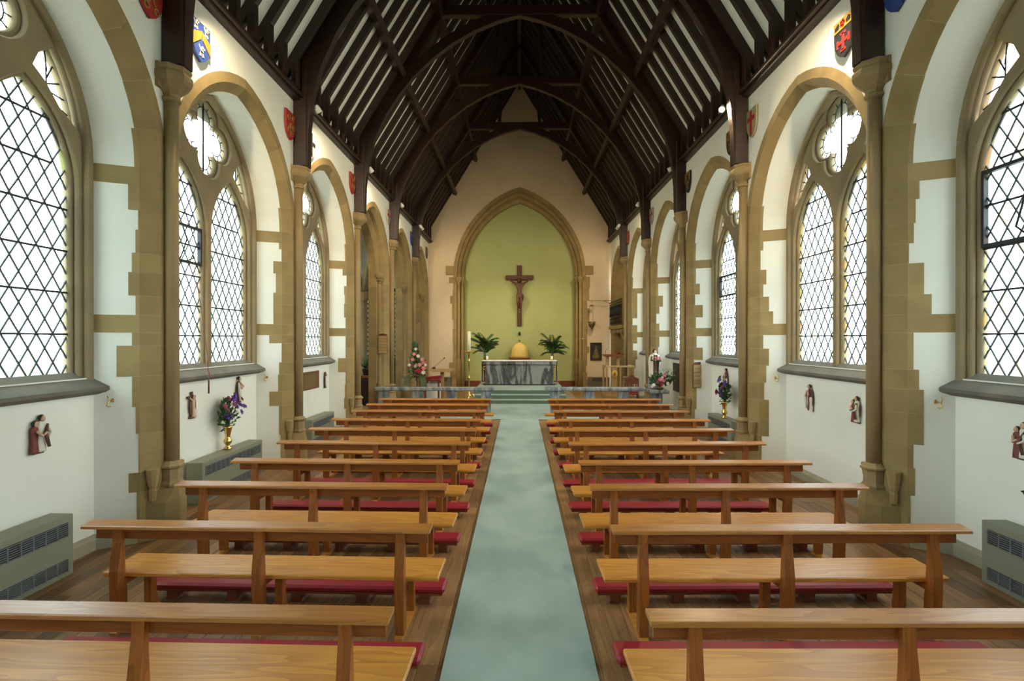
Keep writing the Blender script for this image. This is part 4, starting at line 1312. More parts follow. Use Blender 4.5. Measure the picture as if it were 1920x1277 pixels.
def lion(cx, cz, k):
    return [disc(cx, cz, 0.022*k, 8), disc(cx+0.012*k, cz+0.032*k, 0.015*k, 8), [(cx-0.03*k,cz-0.045*k),(cx-0.012*k,cz-0.045*k),(cx+0.005*k,cz),(cx-0.012*k,cz)], [(cx+0.01*k,cz-0.045*k),(cx+0.03*k,cz-0.04*k),(cx+0.015*k,cz),(cx,cz)], [(cx+0.01*k,cz+0.005*k),(cx+0.045*k,cz+0.03*k),(cx+0.04*k,cz+0.04*k),(cx+0.005*k,cz+0.02*k)], [(cx-0.02*k,cz-0.005*k),(cx-0.045*k,cz+0.04*k),(cx-0.035*k,cz+0.045*k),(cx-0.01*k,cz+0.01*k)]]
def design(t, kind):
    if kind == 'keys':
        link('field', shield_mesh(M_hred), t)
        for sg in (-1, 1):
            MB().tube([(-sg*0.06,-0.034,-0.10),(sg*0.08,-0.034,0.13)], 0.011, 6).build('key_shank', M_hgold, t)
            ringm(t, 'key_bow', -sg*0.075, -0.135, 0.035, 0.010, M_hgold)
            plate(t, 'key_bit', [rect(sg*0.08-0.03, sg*0.08+0.03, 0.11, 0.17)], M_hgold)
    elif kind == 'chevron':
        link('field', shield_mesh(M_hblue), t)
        plate(t, 'chevron', [[(-0.178,-0.05),(0,0.10),(0,0.22-0.08),(-0.178,0.06)][::1], [(0.178,-0.05),(0.178,0.06),(0,0.14),(0,0.10)]], M_hgold)
        plate(t, 'chevron_limb', [[(-0.178,-0.10),(-0.02,0.03),(0,0.11),(-0.178,0.06)], [(0.178,-0.10),(0.178,0.06),(0,0.11),(0.02,0.03)]], M_hgold, -0.038)
        plate(t, 'lions', lion(-0.11,0.17,1.3)+lion(0.10,0.17,1.3)+lion(0.0,-0.11,1.5), M_hsilver)
    elif kind == 'rings':
        link('field', shield_mesh(M_hred), t)
        for (x, z) in ((-0.09,0.12),(0.07,0.14),(0.0,0.0),(-0.08,-0.08),(0.09,-0.02),(0.01,-0.13)): ringm(t, 'ring', x, z, 0.04, 0.009, M_hgold)
    elif kind == 'blackcross':
        link('field', shield_mesh(M_hsilver), t)
        plate(t, 'cross', [rect(-0.035,0.035,-0.21,0.235), rect(-0.175,-0.035,0.0,0.075), rect(0.035,0.175,0.0,0.075)], M_hblack)
    elif kind == 'redsaltire':
        link('field', shield_mesh(M_hred), t)
        plate(t, 'saltire', [[(-0.17,0.20),(-0.13,0.235),(0.12,-0.08),(0.08,-0.12)], [(0.17,0.20),(0.13,0.235),(-0.12,-0.08),(-0.08,-0.12)]], M_hgold)
    elif kind == 'bluegold':
        link('field', shield_mesh(M_hblue), t)
        plate(t, 'charges', [disc(-0.08,0.12,0.045), disc(0.08,0.12,0.045), disc(0,-0.05,0.06), rect(-0.175,0.175,0.03,0.055)], M_hsilver)
        plate(t, 'red_chief', [rect(-0.178,0.178,0.19,0.238)], M_hred)
    elif kind == 'redcross':
        link('field', shield_mesh(M_hsilver), t)
        plate(t, 'cross', [rect(-0.035,0.035,-0.21,0.235), rect(-0.175,-0.035,0.02,0.09), rect(0.035,0.175,0.02,0.09)], M_hred)
    elif kind == 'creamcross':
        link('field', shield_mesh(M_hcream), t)
        plate(t, 'cross', [rect(-0.04,0.04,-0.20,0.20), rect(-0.13,-0.04,0.04,0.11), rect(0.04,0.13,0.04,0.11)], M_hred)
    elif kind == 'plainblue':
        link('field', shield_mesh(M_hblue), t)
        plate(t, 'band', [rect(-0.178,0.178,0.12,0.16)], M_hgold)
    elif kind == 'potent':
        link('field', shield_mesh(M_hblack), t)
        plate(t, 'gold_chief', [rect(-0.178,0.178,0.11,0.238)], M_hgold)
        plate(t, 'cross_potent', [rect(-0.02,0.02,-0.15,0.06), rect(-0.10,-0.02,-0.065,-0.025), rect(0.02,0.10,-0.065,-0.025), rect(-0.05,0.05,0.04,0.07), rect(-0.05,0.05,-0.165,-0.135), rect(-0.125,-0.095,-0.095,0.005), rect(0.095,0.125,-0.095,0.005)], M_hred)
        plate(t, 'rose', [disc(0.0,0.175,0.04)]+[disc(0.035*math.cos(i*1.2566),0.175+0.035*math.sin(i*1.2566),0.018,8) for i in range(5)], M_hred, -0.040)
        plate(t, 'leopards', [[(-0.15,0.14),(-0.07,0.14),(-0.06,0.19),(-0.09,0.21),(-0.15,0.18)], [(0.07,0.14),(0.15,0.14),(0.15,0.19),(0.11,0.21),(0.07,0.18)]], M_hblack, -0.040)
    elif kind == 'blackgold':
        link('field', shield_mesh(M_hblack), t)
        plate(t, 'charges', lion(-0.08,0.13,1.6)+lion(0.09,0.13,1.6)+lion(0.0,-0.06,2.0), M_hgold)
        plate(t, 'edge', [rect(-0.178,-0.155,0.0,0.238), rect(0.155,0.178,0.0,0.238), rect(-0.155,0.155,0.215,0.238)], M_hgold)
def shield(s, k, dy, kind, label):
    t = empty('heraldic_shield', (s*(XF-0.012), YC(k)+dy, 5.88), side_rot(s)[2], label, 'shield', 'painted heraldic shields beside the roof posts')
    design(t, kind)
shield(-1, 1, -0.30, 'keys', 'red shield with crossed gold keys at the nearest left post')
shield(-1, 1, 0.58, 'chevron', 'blue shield with gold chevron and white lions on the left')
shield(-1, 2, -0.27, 'rings', 'red shield with gold rings at the second left post')
shield(-1, 2, 0.62, 'blackcross', 'silver shield with black cross on the left wall')
shield(-1, 3, -0.30, 'redsaltire', 'red shield with gold diagonal cross at the third left post')
shield(-1, 3, 0.62, 'bluegold', 'blue shield with silver discs and red chief on the left')
shield(-1, 4, -0.30, 'redcross', 'white shield with red cross at the fourth left post')
shield(-1, 5, -0.30, 'plainblue', 'blue shield at the fifth left post near the altar')
shield(-1, 6, -0.55, 'blackgold', 'dark shield on the left wall beside the east gable')
shield(1, 1, -0.30, 'plainblue', 'blue shield cut off by the top edge on the right')
shield(1, 1, 0.58, 'potent', 'black shield with red crutched cross and gold chief on the right')
shield(1, 2, -0.28, 'creamcross', 'cream shield with red cross at the second right post')
shield(1, 2, 0.60, 'blackgold', 'black shield with gold charges beyond the second right post')
shield(1, 3, -0.30, 'blackgold', 'black and gold shield before the third right post')
shield(1, 3, 0.60, 'redsaltire', 'red shield beyond the third right post')
shield(1, 4, -0.30, 'redcross', 'white shield with red cross at the fourth right post')
shield(1, 5, -0.30, 'keys', 'red shield with gold keys at the fifth right post near the altar')

# ------------------------------------------------------------------ spotlights on the wall plate
def spot(loc, aim, power, label, size=1.9, col=(1.0, 0.80, 0.52), blend=0.8, mount=None):
    t = empty('spotlight', loc, 0, label, 'spotlight', 'small white spotlights along the roof')
    d = (Vector(aim)-Vector(loc)).normalized()
    q = d.to_track_quat('-Z', 'Y').to_euler()
    MB().lathe([(0.02,0.13),(0.045,0.12),(0.055,0.05),(0.058,-0.005),(0.050,-0.005),(0.046,0.04)], n=14).build('lamp_can', M_lampw, t, None, q)
    MB().lathe([(0.001,0.012),(0.042,0.012),(0.044,0.02),(0.001,0.022)], n=12).build('lens', M_bulb, t, None, q)
    m0 = mount or (0, 0, 0.17)
    MB().tube([(0,0,0.06), m0], 0.010, 6).build('bracket', M_iron, t)
    ld = bpy.data.lights.new('spotlight_lamp', 'SPOT'); ld.energy = power; ld.color = col; ld.spot_size = size; ld.spot_blend = blend; ld.shadow_soft_size = 0.05
    lo = bpy.data.objects.new('spotlight_lamp', ld); COL.objects.link(lo); lo.parent = t; lo.rotation_euler = q
    lo.location = d*0.03
    return t
SPN = ['first', 'second', 'third', 'fourth', 'fifth']
for s in (-1, 1):
    for k in (1, 2, 3, 4, 5):
        y = YC(k)+0.22
        spot((s*3.64, y, 6.33), (s*1.2, y+4.2, 1.6) if not (s > 0 and k in (2, 3)) else ((s*1.6, y-3.6, 2.6) if k == 2 else (-4.0, 16.2, 2.4)), (330 if (s > 0 and k == 3) else 190) if k < 4 else 90, '%s small white spotlight by the roof posts on the %s wall' % (SPN[k-1], SIDE[s]), 2.5, mount=(s*0.15, 0, 0.10))
    # lamps on the far side of the last trusses, washing the gable end
    spot((s*3.60, YC(5)-0.25, 6.30), (s*0.4, Y_EAST, 1.2), 230, 'spotlight before the fifth %s roof post turned to the altar' % SIDE[s], 1.25, mount=(s*0.2, 0.05, 0.12))

# ------------------------------------------------------------------ communion rails
def rail(s, x0, x1, supports, label):
    t = empty('marble_rail', (0, 15.0, 0.018), 0, label, 'altar rail', 'grey marble altar rails')
    a, b = min(s*x0, s*x1), max(s*x0, s*x1)
    MB().bbox(a, b, -0.16, 0.16, 0.70, 0.80, 0.02).build('top_slab', M_marble2, t)
    for xc in supports:
        MB().prism([(s*xc-0.15, 0), (s*xc+0.15, 0), (s*xc+0.13, 0.08), (s*xc+0.15, 0.70), (s*xc-0.15, 0.70), (s*xc-0.13, 0.08)], 'y', -0.10, 0.10).build('support', M_marble2, t)
rail(-1, 0.71, 4.15, (0.96, 1.95, 2.93, 3.92), 'grey marble altar rail left of the steps')
rail(1, 0.74, 3.60, (1.02, 2.00, 2.98), 'grey marble altar rail right of the steps')

# ------------------------------------------------------------------ altar dais and steps
da = empty('altar_dais', (0, 17.6, 0), 0, 'green carpeted altar dais with three steps', 'steps')
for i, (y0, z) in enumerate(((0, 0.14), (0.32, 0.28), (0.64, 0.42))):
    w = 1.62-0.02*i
    st = MB().box(-w, w, y0+0.002, (0.32+y0 if i < 2 else 4.0), 0.012, z-0.012).build('riser', M_carpet_shade, da)
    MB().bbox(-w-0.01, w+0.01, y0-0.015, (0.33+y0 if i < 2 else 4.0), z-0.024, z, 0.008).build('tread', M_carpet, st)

# ------------------------------------------------------------------ altar
al = empty('marble_altar', (0, 20.0, 0.42), 0, 'grey veined marble altar', 'altar')
MB().bbox(-1.32, 1.32, 0.06, 0.80, 0.03, 0.80, 0.008).build('front_block', M_marble, al)
MB().bbox(-1.36, 1.36, 0.03, 0.84, 0.0, 0.045, 0.008).build('base', M_hblack, al)
MB().bbox(-1.43, 1.43, 0.0, 0.90, 0.80, 0.93, 0.012).build('mensa', M_marble, al)
for sg in (-1, 1):
    mb = MB()
    for i in range(2): mb.ball((sg*1.37, 0.03, 0.72-i*0.10), 0.03, 8, 6)
    mb.build('brass_boss', M_brass, al)
cl = empty('altar_cloth', (0, 20.0, 1.351), 0, 'white altar cloth hanging over both ends of the altar', 'cloth')
MB().bbox(-1.455, 1.455, -0.01, 0.88, 0.0, 0.018, 0.006).build('top_panel', M_linen, cl)
for sg in (-1, 1):
    A = []; B = []
    for i in range(13):
        y = 0.03+0.82*i/12; wv = 0.012*math.sin(i*1.9)
        A.append((sg*1.452, y, 0.008)); B.append((sg*(1.485+wv), y, -0.83))
    mb = MB().strip(A, B, True); mb.strip([(x-sg*0.008, y, z) for x, y, z in A], [(x-sg*0.008, y, z) for x, y, z in B], True)
    mb.build('side_drop', M_linen, cl)
for sg in (-1, 1):
    t = empty('altar_candle', (sg*1.27, 20.45, 1.37), 0, 'short cream candle on the %s end of the altar' % ('left' if sg < 0 else 'right'), 'candle', 'altar candles')
    MB().lathe([(0.07,0),(0.075,0.01),(0.05,0.02)], n=12).build('holder', M_brass, t)
    MB().lathe([(0.045,0.02),(0.045,0.16),(0.02,0.165)], n=12).build('wax', M_wax, t)
    MB().tube([(0,0,0.165),(0.003,0,0.185)], 0.003, 5).build('wick', M_hblack, t)

# tabernacle on its wall shelf
yb = Y_EAST+0.548
ts = MB().prism([(-0.48, 0.10), (0.48, 0.10), (0.48, 0.06), (0.40, 0.0), (-0.40, 0.0), (-0.48, 0.06)], 'y', -0.55, 0.0)
ts.build('tabernacle_shelf', M_redwood, None, (0, yb, 1.28), label='red brown wooden shelf on the green wall', cat='shelf')
tb = empty('tabernacle', (0, yb-0.30, 1.38), 0, 'tabernacle under a golden veil behind the altar', 'tabernacle')
mb = MB(); n = 48; vs = []; fs = []
secs = [(0.0,0.375),(0.10,0.365),(0.30,0.345),(0.45,0.315),(0.55,0.25),(0.62,0.16),(0.66,0.07),(0.68,0.03)]
for k, (z, r) in enumerate(secs):
    for i in range(n):
        a = 2*PI*i/n; rr = r*(1+0.035*math.sin(14*a)*(1-k/8))
        vs.append((rr*math.cos(a), 0.68*rr*math.sin(a), z))
for k in range(len(secs)-1):
    for i in range(n):
        j = (i+1) % n; fs.append((k*n+i,k*n+j,(k+1)*n+j,(k+1)*n+i))
fs.append(tuple(range(n))[::-1]); fs.append(tuple(range((len(secs)-1)*n, len(secs)*n)))
mb.add(vs, fs, True).build('veil', M_gold, tb)
MB().box(-0.012,0.012,-0.012,0.012,0.66,0.80).box(-0.045,0.045,-0.012,0.012,0.735,0.76).build('finial_cross', M_iron, tb)
wl = empty('wall_sconce', (0, yb, 2.45), 0, 'tiny black sconce on the green wall above the tabernacle', 'sconce')
MB().bbox(-0.03, 0.03, -0.02, 0.0, -0.04, 0.04, 0.005).build('plate', M_iron, wl)
MB().lathe([(0.01,-0.10),(0.05,-0.05),(0.055,0.0),(0.03,0.06),(0.01,0.09)], 0, -0.06, 0, 10).build('cup', M_iron, wl)

# crucifix
cx = empty('crucifix', (0, yb, 2.78), 0, 'large dark wooden crucifix with carved figure on the green wall', 'crucifix')
MB().bbox(-0.10, 0.10, -0.10, -0.001, 0.0, 2.72, 0.02).build('upright', M_crosswood, cx)
MB().bbox(-0.62, 0.62, -0.13, -0.04, 2.06, 2.27, 0.02).build('crossbar', M_crosswood, cx)
MB().box(-0.05, 0.05, -0.108, -0.099, 0.64, 0.74).build('label_plate', M_oak_h, cx)
V = []
P_ = [(0,-0.20,1.38),(0,-0.21,1.58),(0,-0.22,1.76),(0,-0.21,1.89),(0.01,-0.22,1.95),
      (-0.14,-0.20,1.86),(-0.32,-0.19,1.97),(-0.50,-0.17,2.12),(-0.56,-0.16,2.16),
      (0.14,-0.20,1.86),(0.32,-0.19,1.97),(0.50,-0.17,2.12),(0.56,-0.16,2.16),
      (-0.07,-0.20,1.33),(-0.07,-0.27,1.05),(-0.03,-0.19,0.76),(-0.02,-0.22,0.66),
      (0.07,-0.20,1.33),(0.06,-0.27,1.05),(0.03,-0.19,0.76),(0.02,-0.23,0.66)]
E_ = [(0,1),(1,2),(2,3),(3,4),(2,5),(5,6),(6,7),(7,8),(2,9),(9,10),(10,11),(11,12),(0,13),(13,14),(14,15),(15,16),(0,17),(17,18),(18,19),(19,20)]
R_ = [0.105,0.09,0.12,0.055,0.05,0.06,0.042,0.03,0.035,0.06,0.042,0.03,0.035,0.085,0.065,0.045,0.04,0.085,0.065,0.045,0.04]
body = skin('corpus', P_, E_, R_, M_corpus, cx, 2)
hd = MB().ball((-0.03,-0.26,2.02), 0.085, 12, 9, (0.82,0.9,1.15)); hd.ball((-0.035,-0.34,2.01), 0.02, 6, 5); hd.build('head', M_corpus, body)
MB().ball((-0.02,-0.235,2.04), 0.092, 12, 9, (0.95,0.85,1.1)).build('hair', M_hair, body)
mb = MB().lathe([(0.125,1.20),(0.13,1.30),(0.125,1.38),(0.115,1.45),(0.10,1.46)], 0, -0.20, 0, 14, sy=0.85); mb.tube([(0.11,-0.27,1.42),(0.16,-0.28,1.30),(0.14,-0.28,1.12)], [0.03,0.045,0.02], 8)
mb.build('loincloth', M_corpus, body)

# palms
def palm(x, y, label, seed):
    rng = random.Random(seed)
    t = empty('potted_palm', (x, y, 0), 0, label, 'palm', 'potted palms behind the altar')
    MB().lathe([(0.16,0.0),(0.16,0.04),(0.05,0.07),(0.04,0.5),(0.05,1.0),(0.15,1.04),(0.15,1.08),(0.03,1.08)], n=14).build('plant_stand', M_redwood, t)
    MB().lathe([(0.09,1.08),(0.13,1.30),(0.14,1.33),(0.12,1.33),(0.11,1.28)], n=14).build('pot', M_brassd, t)
    mb = MB()
    for i in range(6):
        a = i*1.05; mb.tube([(0.03*math.cos(a),0.03*math.sin(a),1.28),(0.04*math.cos(a),0.04*math.sin(a),1.6),(0.07*math.cos(a),0.07*math.sin(a),1.85)], [0.018,0.014,0.01], 6)
    mb.build('stems', M_leafp, t)
    for i in range(30):
        a = i*2.4+rng.uniform(-.2,.2); L_ = rng.uniform(0.42, 0.66); el = rng.uniform(0.30, 1.5)
        pts = []
        base = Vector((0.05*math.cos(a), 0.05*math.sin(a), 1.80+rng.uniform(-.2,.25)))
        for j in range(7):
            u = j/6; r = L_*u*math.cos(el*(1-0.35*u)); z = L_*(math.sin(el)*u - 0.50*u*u*max(0.25, 1.5-el))
            pts.append(base+Vector((math.cos(a)*r, math.sin(a)*r, z)))
        mb = MB().tube(pts, 0.006, 4)
        for j in range(1, 7):
            d = (pts[j]-pts[j-1]).normalized(); sd = d.cross(Vector((0,0,1))).normalized()
            for m_ in (0, 0.25, 0.5, 0.75):
                p = pts[j-1].lerp(pts[j], m_)
                for sg in (-1, 1):
                    ll = 0.25*(1-0.5*abs(j-3)/4)
                    tip = p+(sd*sg*0.7+d*0.7).normalized()*ll+Vector((0,0,-0.09))
                    w = d*0.013
                    mid = p.lerp(tip, 0.45)+Vector((0,0,0.015))
                    mb.add([p, mid+w, tip, mid-w], [(0,1,2,3)])
        mb.build('frond', M_palm, t)
    return t
palm(-1.46, 21.85, 'bushy potted palm behind the left end of the altar', 3)
palm(1.38, 21.85, 'bushy potted palm behind the right end of the altar', 8)

# paschal candle stand
pc = empty('paschal_candlestick', (-1.60, 16.5, 0.019), 0, 'tall brass paschal candlestick with white candle behind the left rail', 'candlestick')
MB().lathe([(0.03,0.30),(0.07,0.34),(0.06,0.40),(0.025,0.46),(0.02,0.60),(0.028,0.9),(0.05,0.94),(0.028,0.98),(0.02,1.02),(0.026,1.40),(0.045,1.46),(0.03,1.52),(0.03,1.72),(0.06,1.75),(0.13,1.78),(0.135,1.80),(0.06,1.81)], n=14).build('stem', M_brass, pc)
for i in range(3):
    a = i*2*PI/3+0.5; c, s_ = math.cos(a), math.sin(a)
    mb = MB().tube([(0.03*c,0.03*s_,0.38),(0.14*c,0.14*s_,0.42),(0.19*c,0.19*s_,0.30),(0.15*c,0.15*s_,0.18),(0.20*c,0.20*s_,0.06),(0.26*c,0.26*s_,0.04)], [0.02,0.022,0.02,0.018,0.02,0.02], 8)
    mb.ball((0.25*c,0.25*s_,0.036), 0.036, 8, 6); mb.build('foot', M_brass, pc)
MB().lathe([(0.05,1.80),(0.05,2.42),(0.02,2.43)], n=14).build('candle', M_wax, pc)
mb = MB()
for i in range(4): mb.ball((0.0,-0.05,2.0-i*0.05), 0.014, 6, 5)
mb.build('incense_grains', M_redwood, pc)

# left flower pedestal
fs_ = empty('flower_pedestal', (-3.28, 16.6, 0), 0, 'tall pink and crimson flower arrangement on a thin dark stand by the left rail', 'flowers')
mb = MB().tube([(0,0,0.02),(0,0,0.98)], 0.018, 8)
for i in range(3):
    a = i*2.094+0.4; mb.tube([(0,0,0.30),(0.14*math.cos(a),0.14*math.sin(a),0.12),(0.2*math.cos(a),0.2*math.sin(a),0.012)], 0.011, 6)
mb.build('stand', M_iron, fs_)
MB().lathe([(0.02,0.96),(0.11,0.99),(0.13,1.06),(0.11,1.07)], n=12).build('bowl', M_brassd, fs_)
rng = random.Random(31)
m1, s1 = leaf_cluster(rng, 260, 0, 1.30, 0.26, 0.20, 0.36, 0.12, (0,0,1.05)); m1.build('foliage', M_leafp, fs_, kind='stuff'); s1.build('stems', M_leaf, fs_, kind='stuff')
m1, s1 = leaf_cluster(rng, 90, -0.05, 1.75, 0.12, 0.1, 0.30, 0.13, (0,0,1.1)); m1.build('tall_foliage', M_leaf, fs_, kind='stuff')
mb = MB()
for (ax, az) in ((-0.36,0.72),(-0.26,0.66),(0.28,0.72),(0.20,0.66)):
    p0 = Vector((ax*0.3,-0.05,1.1)); p1 = Vector((ax,-0.08,az))
    for j in range(8):
        c = p0.lerp(p1, j/8)+Vector((ax*0.25*math.sin(PI*j/8),0,0.10*math.sin(PI*j/8)))
        for sg in (-1,1): mb.add([c, c+Vector((sg*0.05,-0.01,-0.03)), c+Vector((sg*0.06,0,-0.13)), c+Vector((0,0,-0.05))], [(0,1,2,3)])
mb.build('trailing_foliage', M_leafp, fs_, kind='stuff')
for (x, z, r, m) in ((0.0,1.88,.06,M_palepink),(-0.05,1.72,.07,M_pink),(0.08,1.66,.07,M_palepink),(-0.10,1.55,.07,M_pink),(0.22,1.55,.08,M_pink),(0.26,1.46,.08,M_pink),(0.0,1.35,.09,M_palepink),(0.14,1.38,.08,M_pink),(0.02,1.20,.10,M_crimson),(0.12,1.20,.09,M_crimson),(-0.08,1.40,.07,M_mauve),(0.25,1.28,.08,M_pink),(0.24,1.14,.08,M_whitepet),(-0.2,1.38,.06,M_palepink),(-0.15,1.22,.06,M_leafp),(0.30,1.38,.06,M_palepink)):
    flower(fs_, (x, -0.16-rng.uniform(0,0.06), z), r, m, (PI/2*0.75, rng.uniform(-.4,.4), rng.uniform(-.4,.4)))

# left lectern with microphone, and the stool beside it
le = empty('lectern', (-2.72, 18.3, 0), 0, 'pale wooden lectern with a slanted top and microphone at the left', 'lectern')
MB().prism([(-0.45, 1.16), (0.47, 1.16), (0.30, 1.05), (-0.30, 1.05)], 'y', -0.22, 0.22).build('desk_top', M_oak_h, le)
MB().bbox(-0.06, 0.06, -0.06, 0.06, 0.03, 1.05, 0.01).build('post', M_oak, le)
MB().bbox(-0.25, 0.25, -0.22, 0.22, 0.0, 0.05, 0.01).build('base', M_oak, le)
mb = MB().lathe([(0.07,1.16),(0.07,1.19),(0.02,1.22)], -0.30, 0, 0, 10); mb.tube([(-0.30,0,1.2),(-0.12,0,1.36),(0.06,0,1.52)], 0.007, 6); mb.ball((0.07,0,1.53), 0.025, 8, 6)
mb.build('microphone', M_iron, le)
stl = empty('altar_stool', (-2.92, 17.5, 0), 0, 'dark wooden stool with a red cushion beside the lectern', 'stool')
for (dx, dy) in ((-0.22,-0.16),(0.22,-0.16),(-0.22,0.16),(0.22,0.16)): MB().bbox(dx-0.03, dx+0.03, dy-0.03, dy+0.03, 0, 0.84, 0.006).build('leg', M_redwood, stl)
MB().bbox(-0.27, 0.27, -0.21, 0.21, 0.80, 0.86, 0.01).build('frame', M_redwood, stl)
MB().prism([(-0.27, 0.86), (0.27, 0.86), (0.30, 0.98), (-0.22, 0.92)], 'y', -0.2, 0.2).build('cushion', M_red, stl)
MB().bbox(-0.25, 0.25, 0.10, 0.13, 0.15, 0.70, 0.005).build('white_cloth_panel', M_linen, stl)

# pulpit on the right
pu = empty('pulpit', (3.22, 18.0, 0), 0, 'raised pale wooden pulpit with open rails and a gold emblem at the right', 'pulpit')
MB().bbox(-0.30, 0.68, -0.35, 0.45, 0.0, 0.30, 0.01).build('platform', M_oak, pu)
for (dx, dy) in ((-0.26,-0.3),(0.20,-0.3),(0.64,-0.3),(-0.26,0.4),(0.64,0.4),(0.46,-0.3)):
    MB().bbox(dx-0.028, dx+0.028, dy-0.028, dy+0.028, 0.30, 1.26, 0.005).build('post', M_oak, pu)
for (xa, xb, ya, yb2) in ((-0.30,0.68,-0.34,-0.26),(-0.30,-0.22,-0.26,0.44),(0.60,0.68,-0.26,0.44)):
    MB().bbox(xa, xb, ya, yb2, 1.24, 1.30, 0.008).build('handrail', M_oak_h, pu)
MB().bbox(-0.10, 0.09, -0.335, -0.30, 0.30, 1.24, 0.004).build('front_panel', M_oak, pu)
for dx in (-0.20, 0.16): MB().bbox(dx-0.05, dx+0.05, -0.12, 0.02, 1.26, 1.60, 0.005).build('desk_support', M_oak, pu)
MB().prism([(-0.36, 1.68), (0.34, 1.68), (0.30, 1.72), (0.26, 1.60), (-0.28, 1.60)], 'y', -0.25, 0.25).build('desk_top', M_redwood, pu)
em = MB().lathe([(0.001,0),(0.10,0),(0.105,0.01),(0.09,0.02),(0.001,0.022)], n=18, sy=1.25).build('emblem', M_golds, pu, (0.0, -0.335, 1.02), (PI/2, 0, 0))
MB().box(-0.012,0.012,-0.07,0.07,0.022,0.03).box(-0.05,0.05,-0.012,0.012,0.022,0.03).build('emblem_cross', M_hred, em)
mb = MB().tube([(-0.24,0,1.70),(-0.26,0,1.80),(-0.12,0.0,1.95)], 0.006, 6); mb.build('microphone', M_iron, pu)

# carved chair right
chr_ = empty('carved_chair', (3.62, 16.9, 0), -0.3, 'dark carved wooden chair with red seat behind the right rail', 'chair')
for (dx, dy, h_) in ((-0.2,-0.2,0.44),(0.2,-0.2,0.44),(-0.2,0.2,0.92),(0.2,0.2,0.92)):
    MB().bbox(dx-0.025, dx+0.025, dy-0.025, dy+0.025, 0, h_, 0.005).build('leg', M_redwood, chr_)
MB().bbox(-0.24, 0.24, -0.24, 0.24, 0.42, 0.47, 0.008).build('seat', M_redwood, chr_)
MB().bbox(-0.21, 0.21, -0.21, 0.19, 0.47, 0.52, 0.015).build('cushion', M_red, chr_)
MB().prism([(-0.2, 0.74), (0.2, 0.74), (0.2, 0.92), (0.1, 0.96), (0.05, 1.02), (-0.05, 1.02), (-0.1, 0.96), (-0.2, 0.92)], 'y', 0.185, 0.215).build('back_crest', M_redwood, chr_)
for i in range(3): MB().bbox(-0.13+i*0.13-0.02, -0.13+i*0.13+0.02, 0.19, 0.21, 0.47, 0.74, 0.004).build('back_slat', M_redwood, chr_)

# statue of a nun on a marble pedestal with flowers
pe = empty('marble_pedestal', (3.86, 14.75, 0), 0, 'tapered grey marble pedestal at the right end of the altar rail', 'pedestal')
MB().prism([(-0.12, 0), (0.12, 0), (0.15, 0.70), (-0.15, 0.70)], 'y', -0.12, 0.12).build('shaft', M_marble2, pe)
MB().bbox(-0.26, 0.26, -0.40, 0.26, 0.70, 0.80, 0.015).build('slab', M_marble2, pe)
nu = empty('nun_statue', (3.84, 14.87, 1.10), 0.15, 'painted statue of a nun in brown habit and cream cloak holding flowers', 'statue')
MB().bbox(-0.15, 0.13, -0.09, 0.11, -0.30, 0.0, 0.01).build('stone_base', M_marble2, nu)
mb = MB(); robe(mb, 0, 0, 0.80, 0.115, 0.85, n=16); mb.build('brown_habit', M_robe_b, nu)
# cloak: open shell round the back and sides
secs = [(0.0,0.165),(0.25,0.165),(0.45,0.175),(0.56,0.165),(0.64,0.13),(0.68,0.06)]
vs = []; fs2 = []; n = 15
for k, (z, r) in enumerate(secs):
    for i in range(n):
        a = -PI*0.34+PI*1.68*i/(n-1); rr = r*(1+0.05*math.sin(6*a+k))
        vs.append((rr*math.cos(a), rr*0.8*math.sin(a), z))
for k in range(len(secs)-1):
    for i in range(n-1): fs2.append((k*n+i,k*n+i+1,(k+1)*n+i+1,(k+1)*n+i))
MB().add(vs, fs2, True).build('cream_cloak', M_robe_w, nu)
mb = MB().ball((0,-0.04,0.74), 0.05, 12, 9, (0.85,0.9,1.15)); mb.ball((0,-0.088,0.735), 0.012, 6, 5); hd_ = mb.build('head', M_skin, nu)
MB().ball((0,-0.015,0.755), 0.066, 12, 9, (0.95,0.85,1.15)).build('dark_veil', M_hair, hd_)
MB().lathe([(0.075,0.62),(0.07,0.67),(0.055,0.70),(0.05,0.71)], 0, -0.02, 0, 12).build('wimple', M_robe_w, nu)
mb = MB().tube([(-0.10,-0.06,0.60),(-0.13,-0.10,0.50),(-0.05,-0.15,0.50)], [0.035,0.032,0.022], 8); mb.tube([(0.10,-0.06,0.60),(0.13,-0.10,0.48),(0.04,-0.15,0.52)], [0.035,0.032,0.022], 8); mb.build('sleeves', M_robe_b, nu)
mb = MB().ball((-0.035,-0.155,0.505), 0.022, 8, 6, (1.3,0.8,0.8)); mb.ball((0.03,-0.155,0.525), 0.022, 8, 6, (1.3,0.8,0.8)); mb.build('hands', M_skin, nu)
for (dx, dz) in ((-0.04,0.58),(0.02,0.60),(0.05,0.56),(0.0,0.55)): flower(nu, (dx,-0.16,dz), 0.03, M_pink, (1.2, 0, 0))
MB().box(-0.006,0.006,-0.175,-0.165,0.52,0.66).box(-0.03,0.03,-0.175,-0.165,0.61,0.622).build('crucifix', M_robe_b, nu)
fa = empty('flower_arrangement', (3.88, 14.47, 0.80), 0, 'pink and white flower arrangement on the marble pedestal before the nun statue', 'flowers')
MB().lathe([(0.08,0),(0.11,0.05),(0.10,0.09),(0.08,0.09)], n=12).build('bowl', M_brassd, fa)
rng = random.Random(77)
m1, s1 = leaf_cluster(rng, 240, 0.04, 0.26, 0.33, 0.09, 0.16, 0.08, (0,0,0.06)); m1.v = [(x, y, max(z, 0.02)) for x, y, z in m1.v]; m1.build('foliage', M_leaf, fa, kind='stuff'); s1.build('stems', M_leaf, fa, kind='stuff')
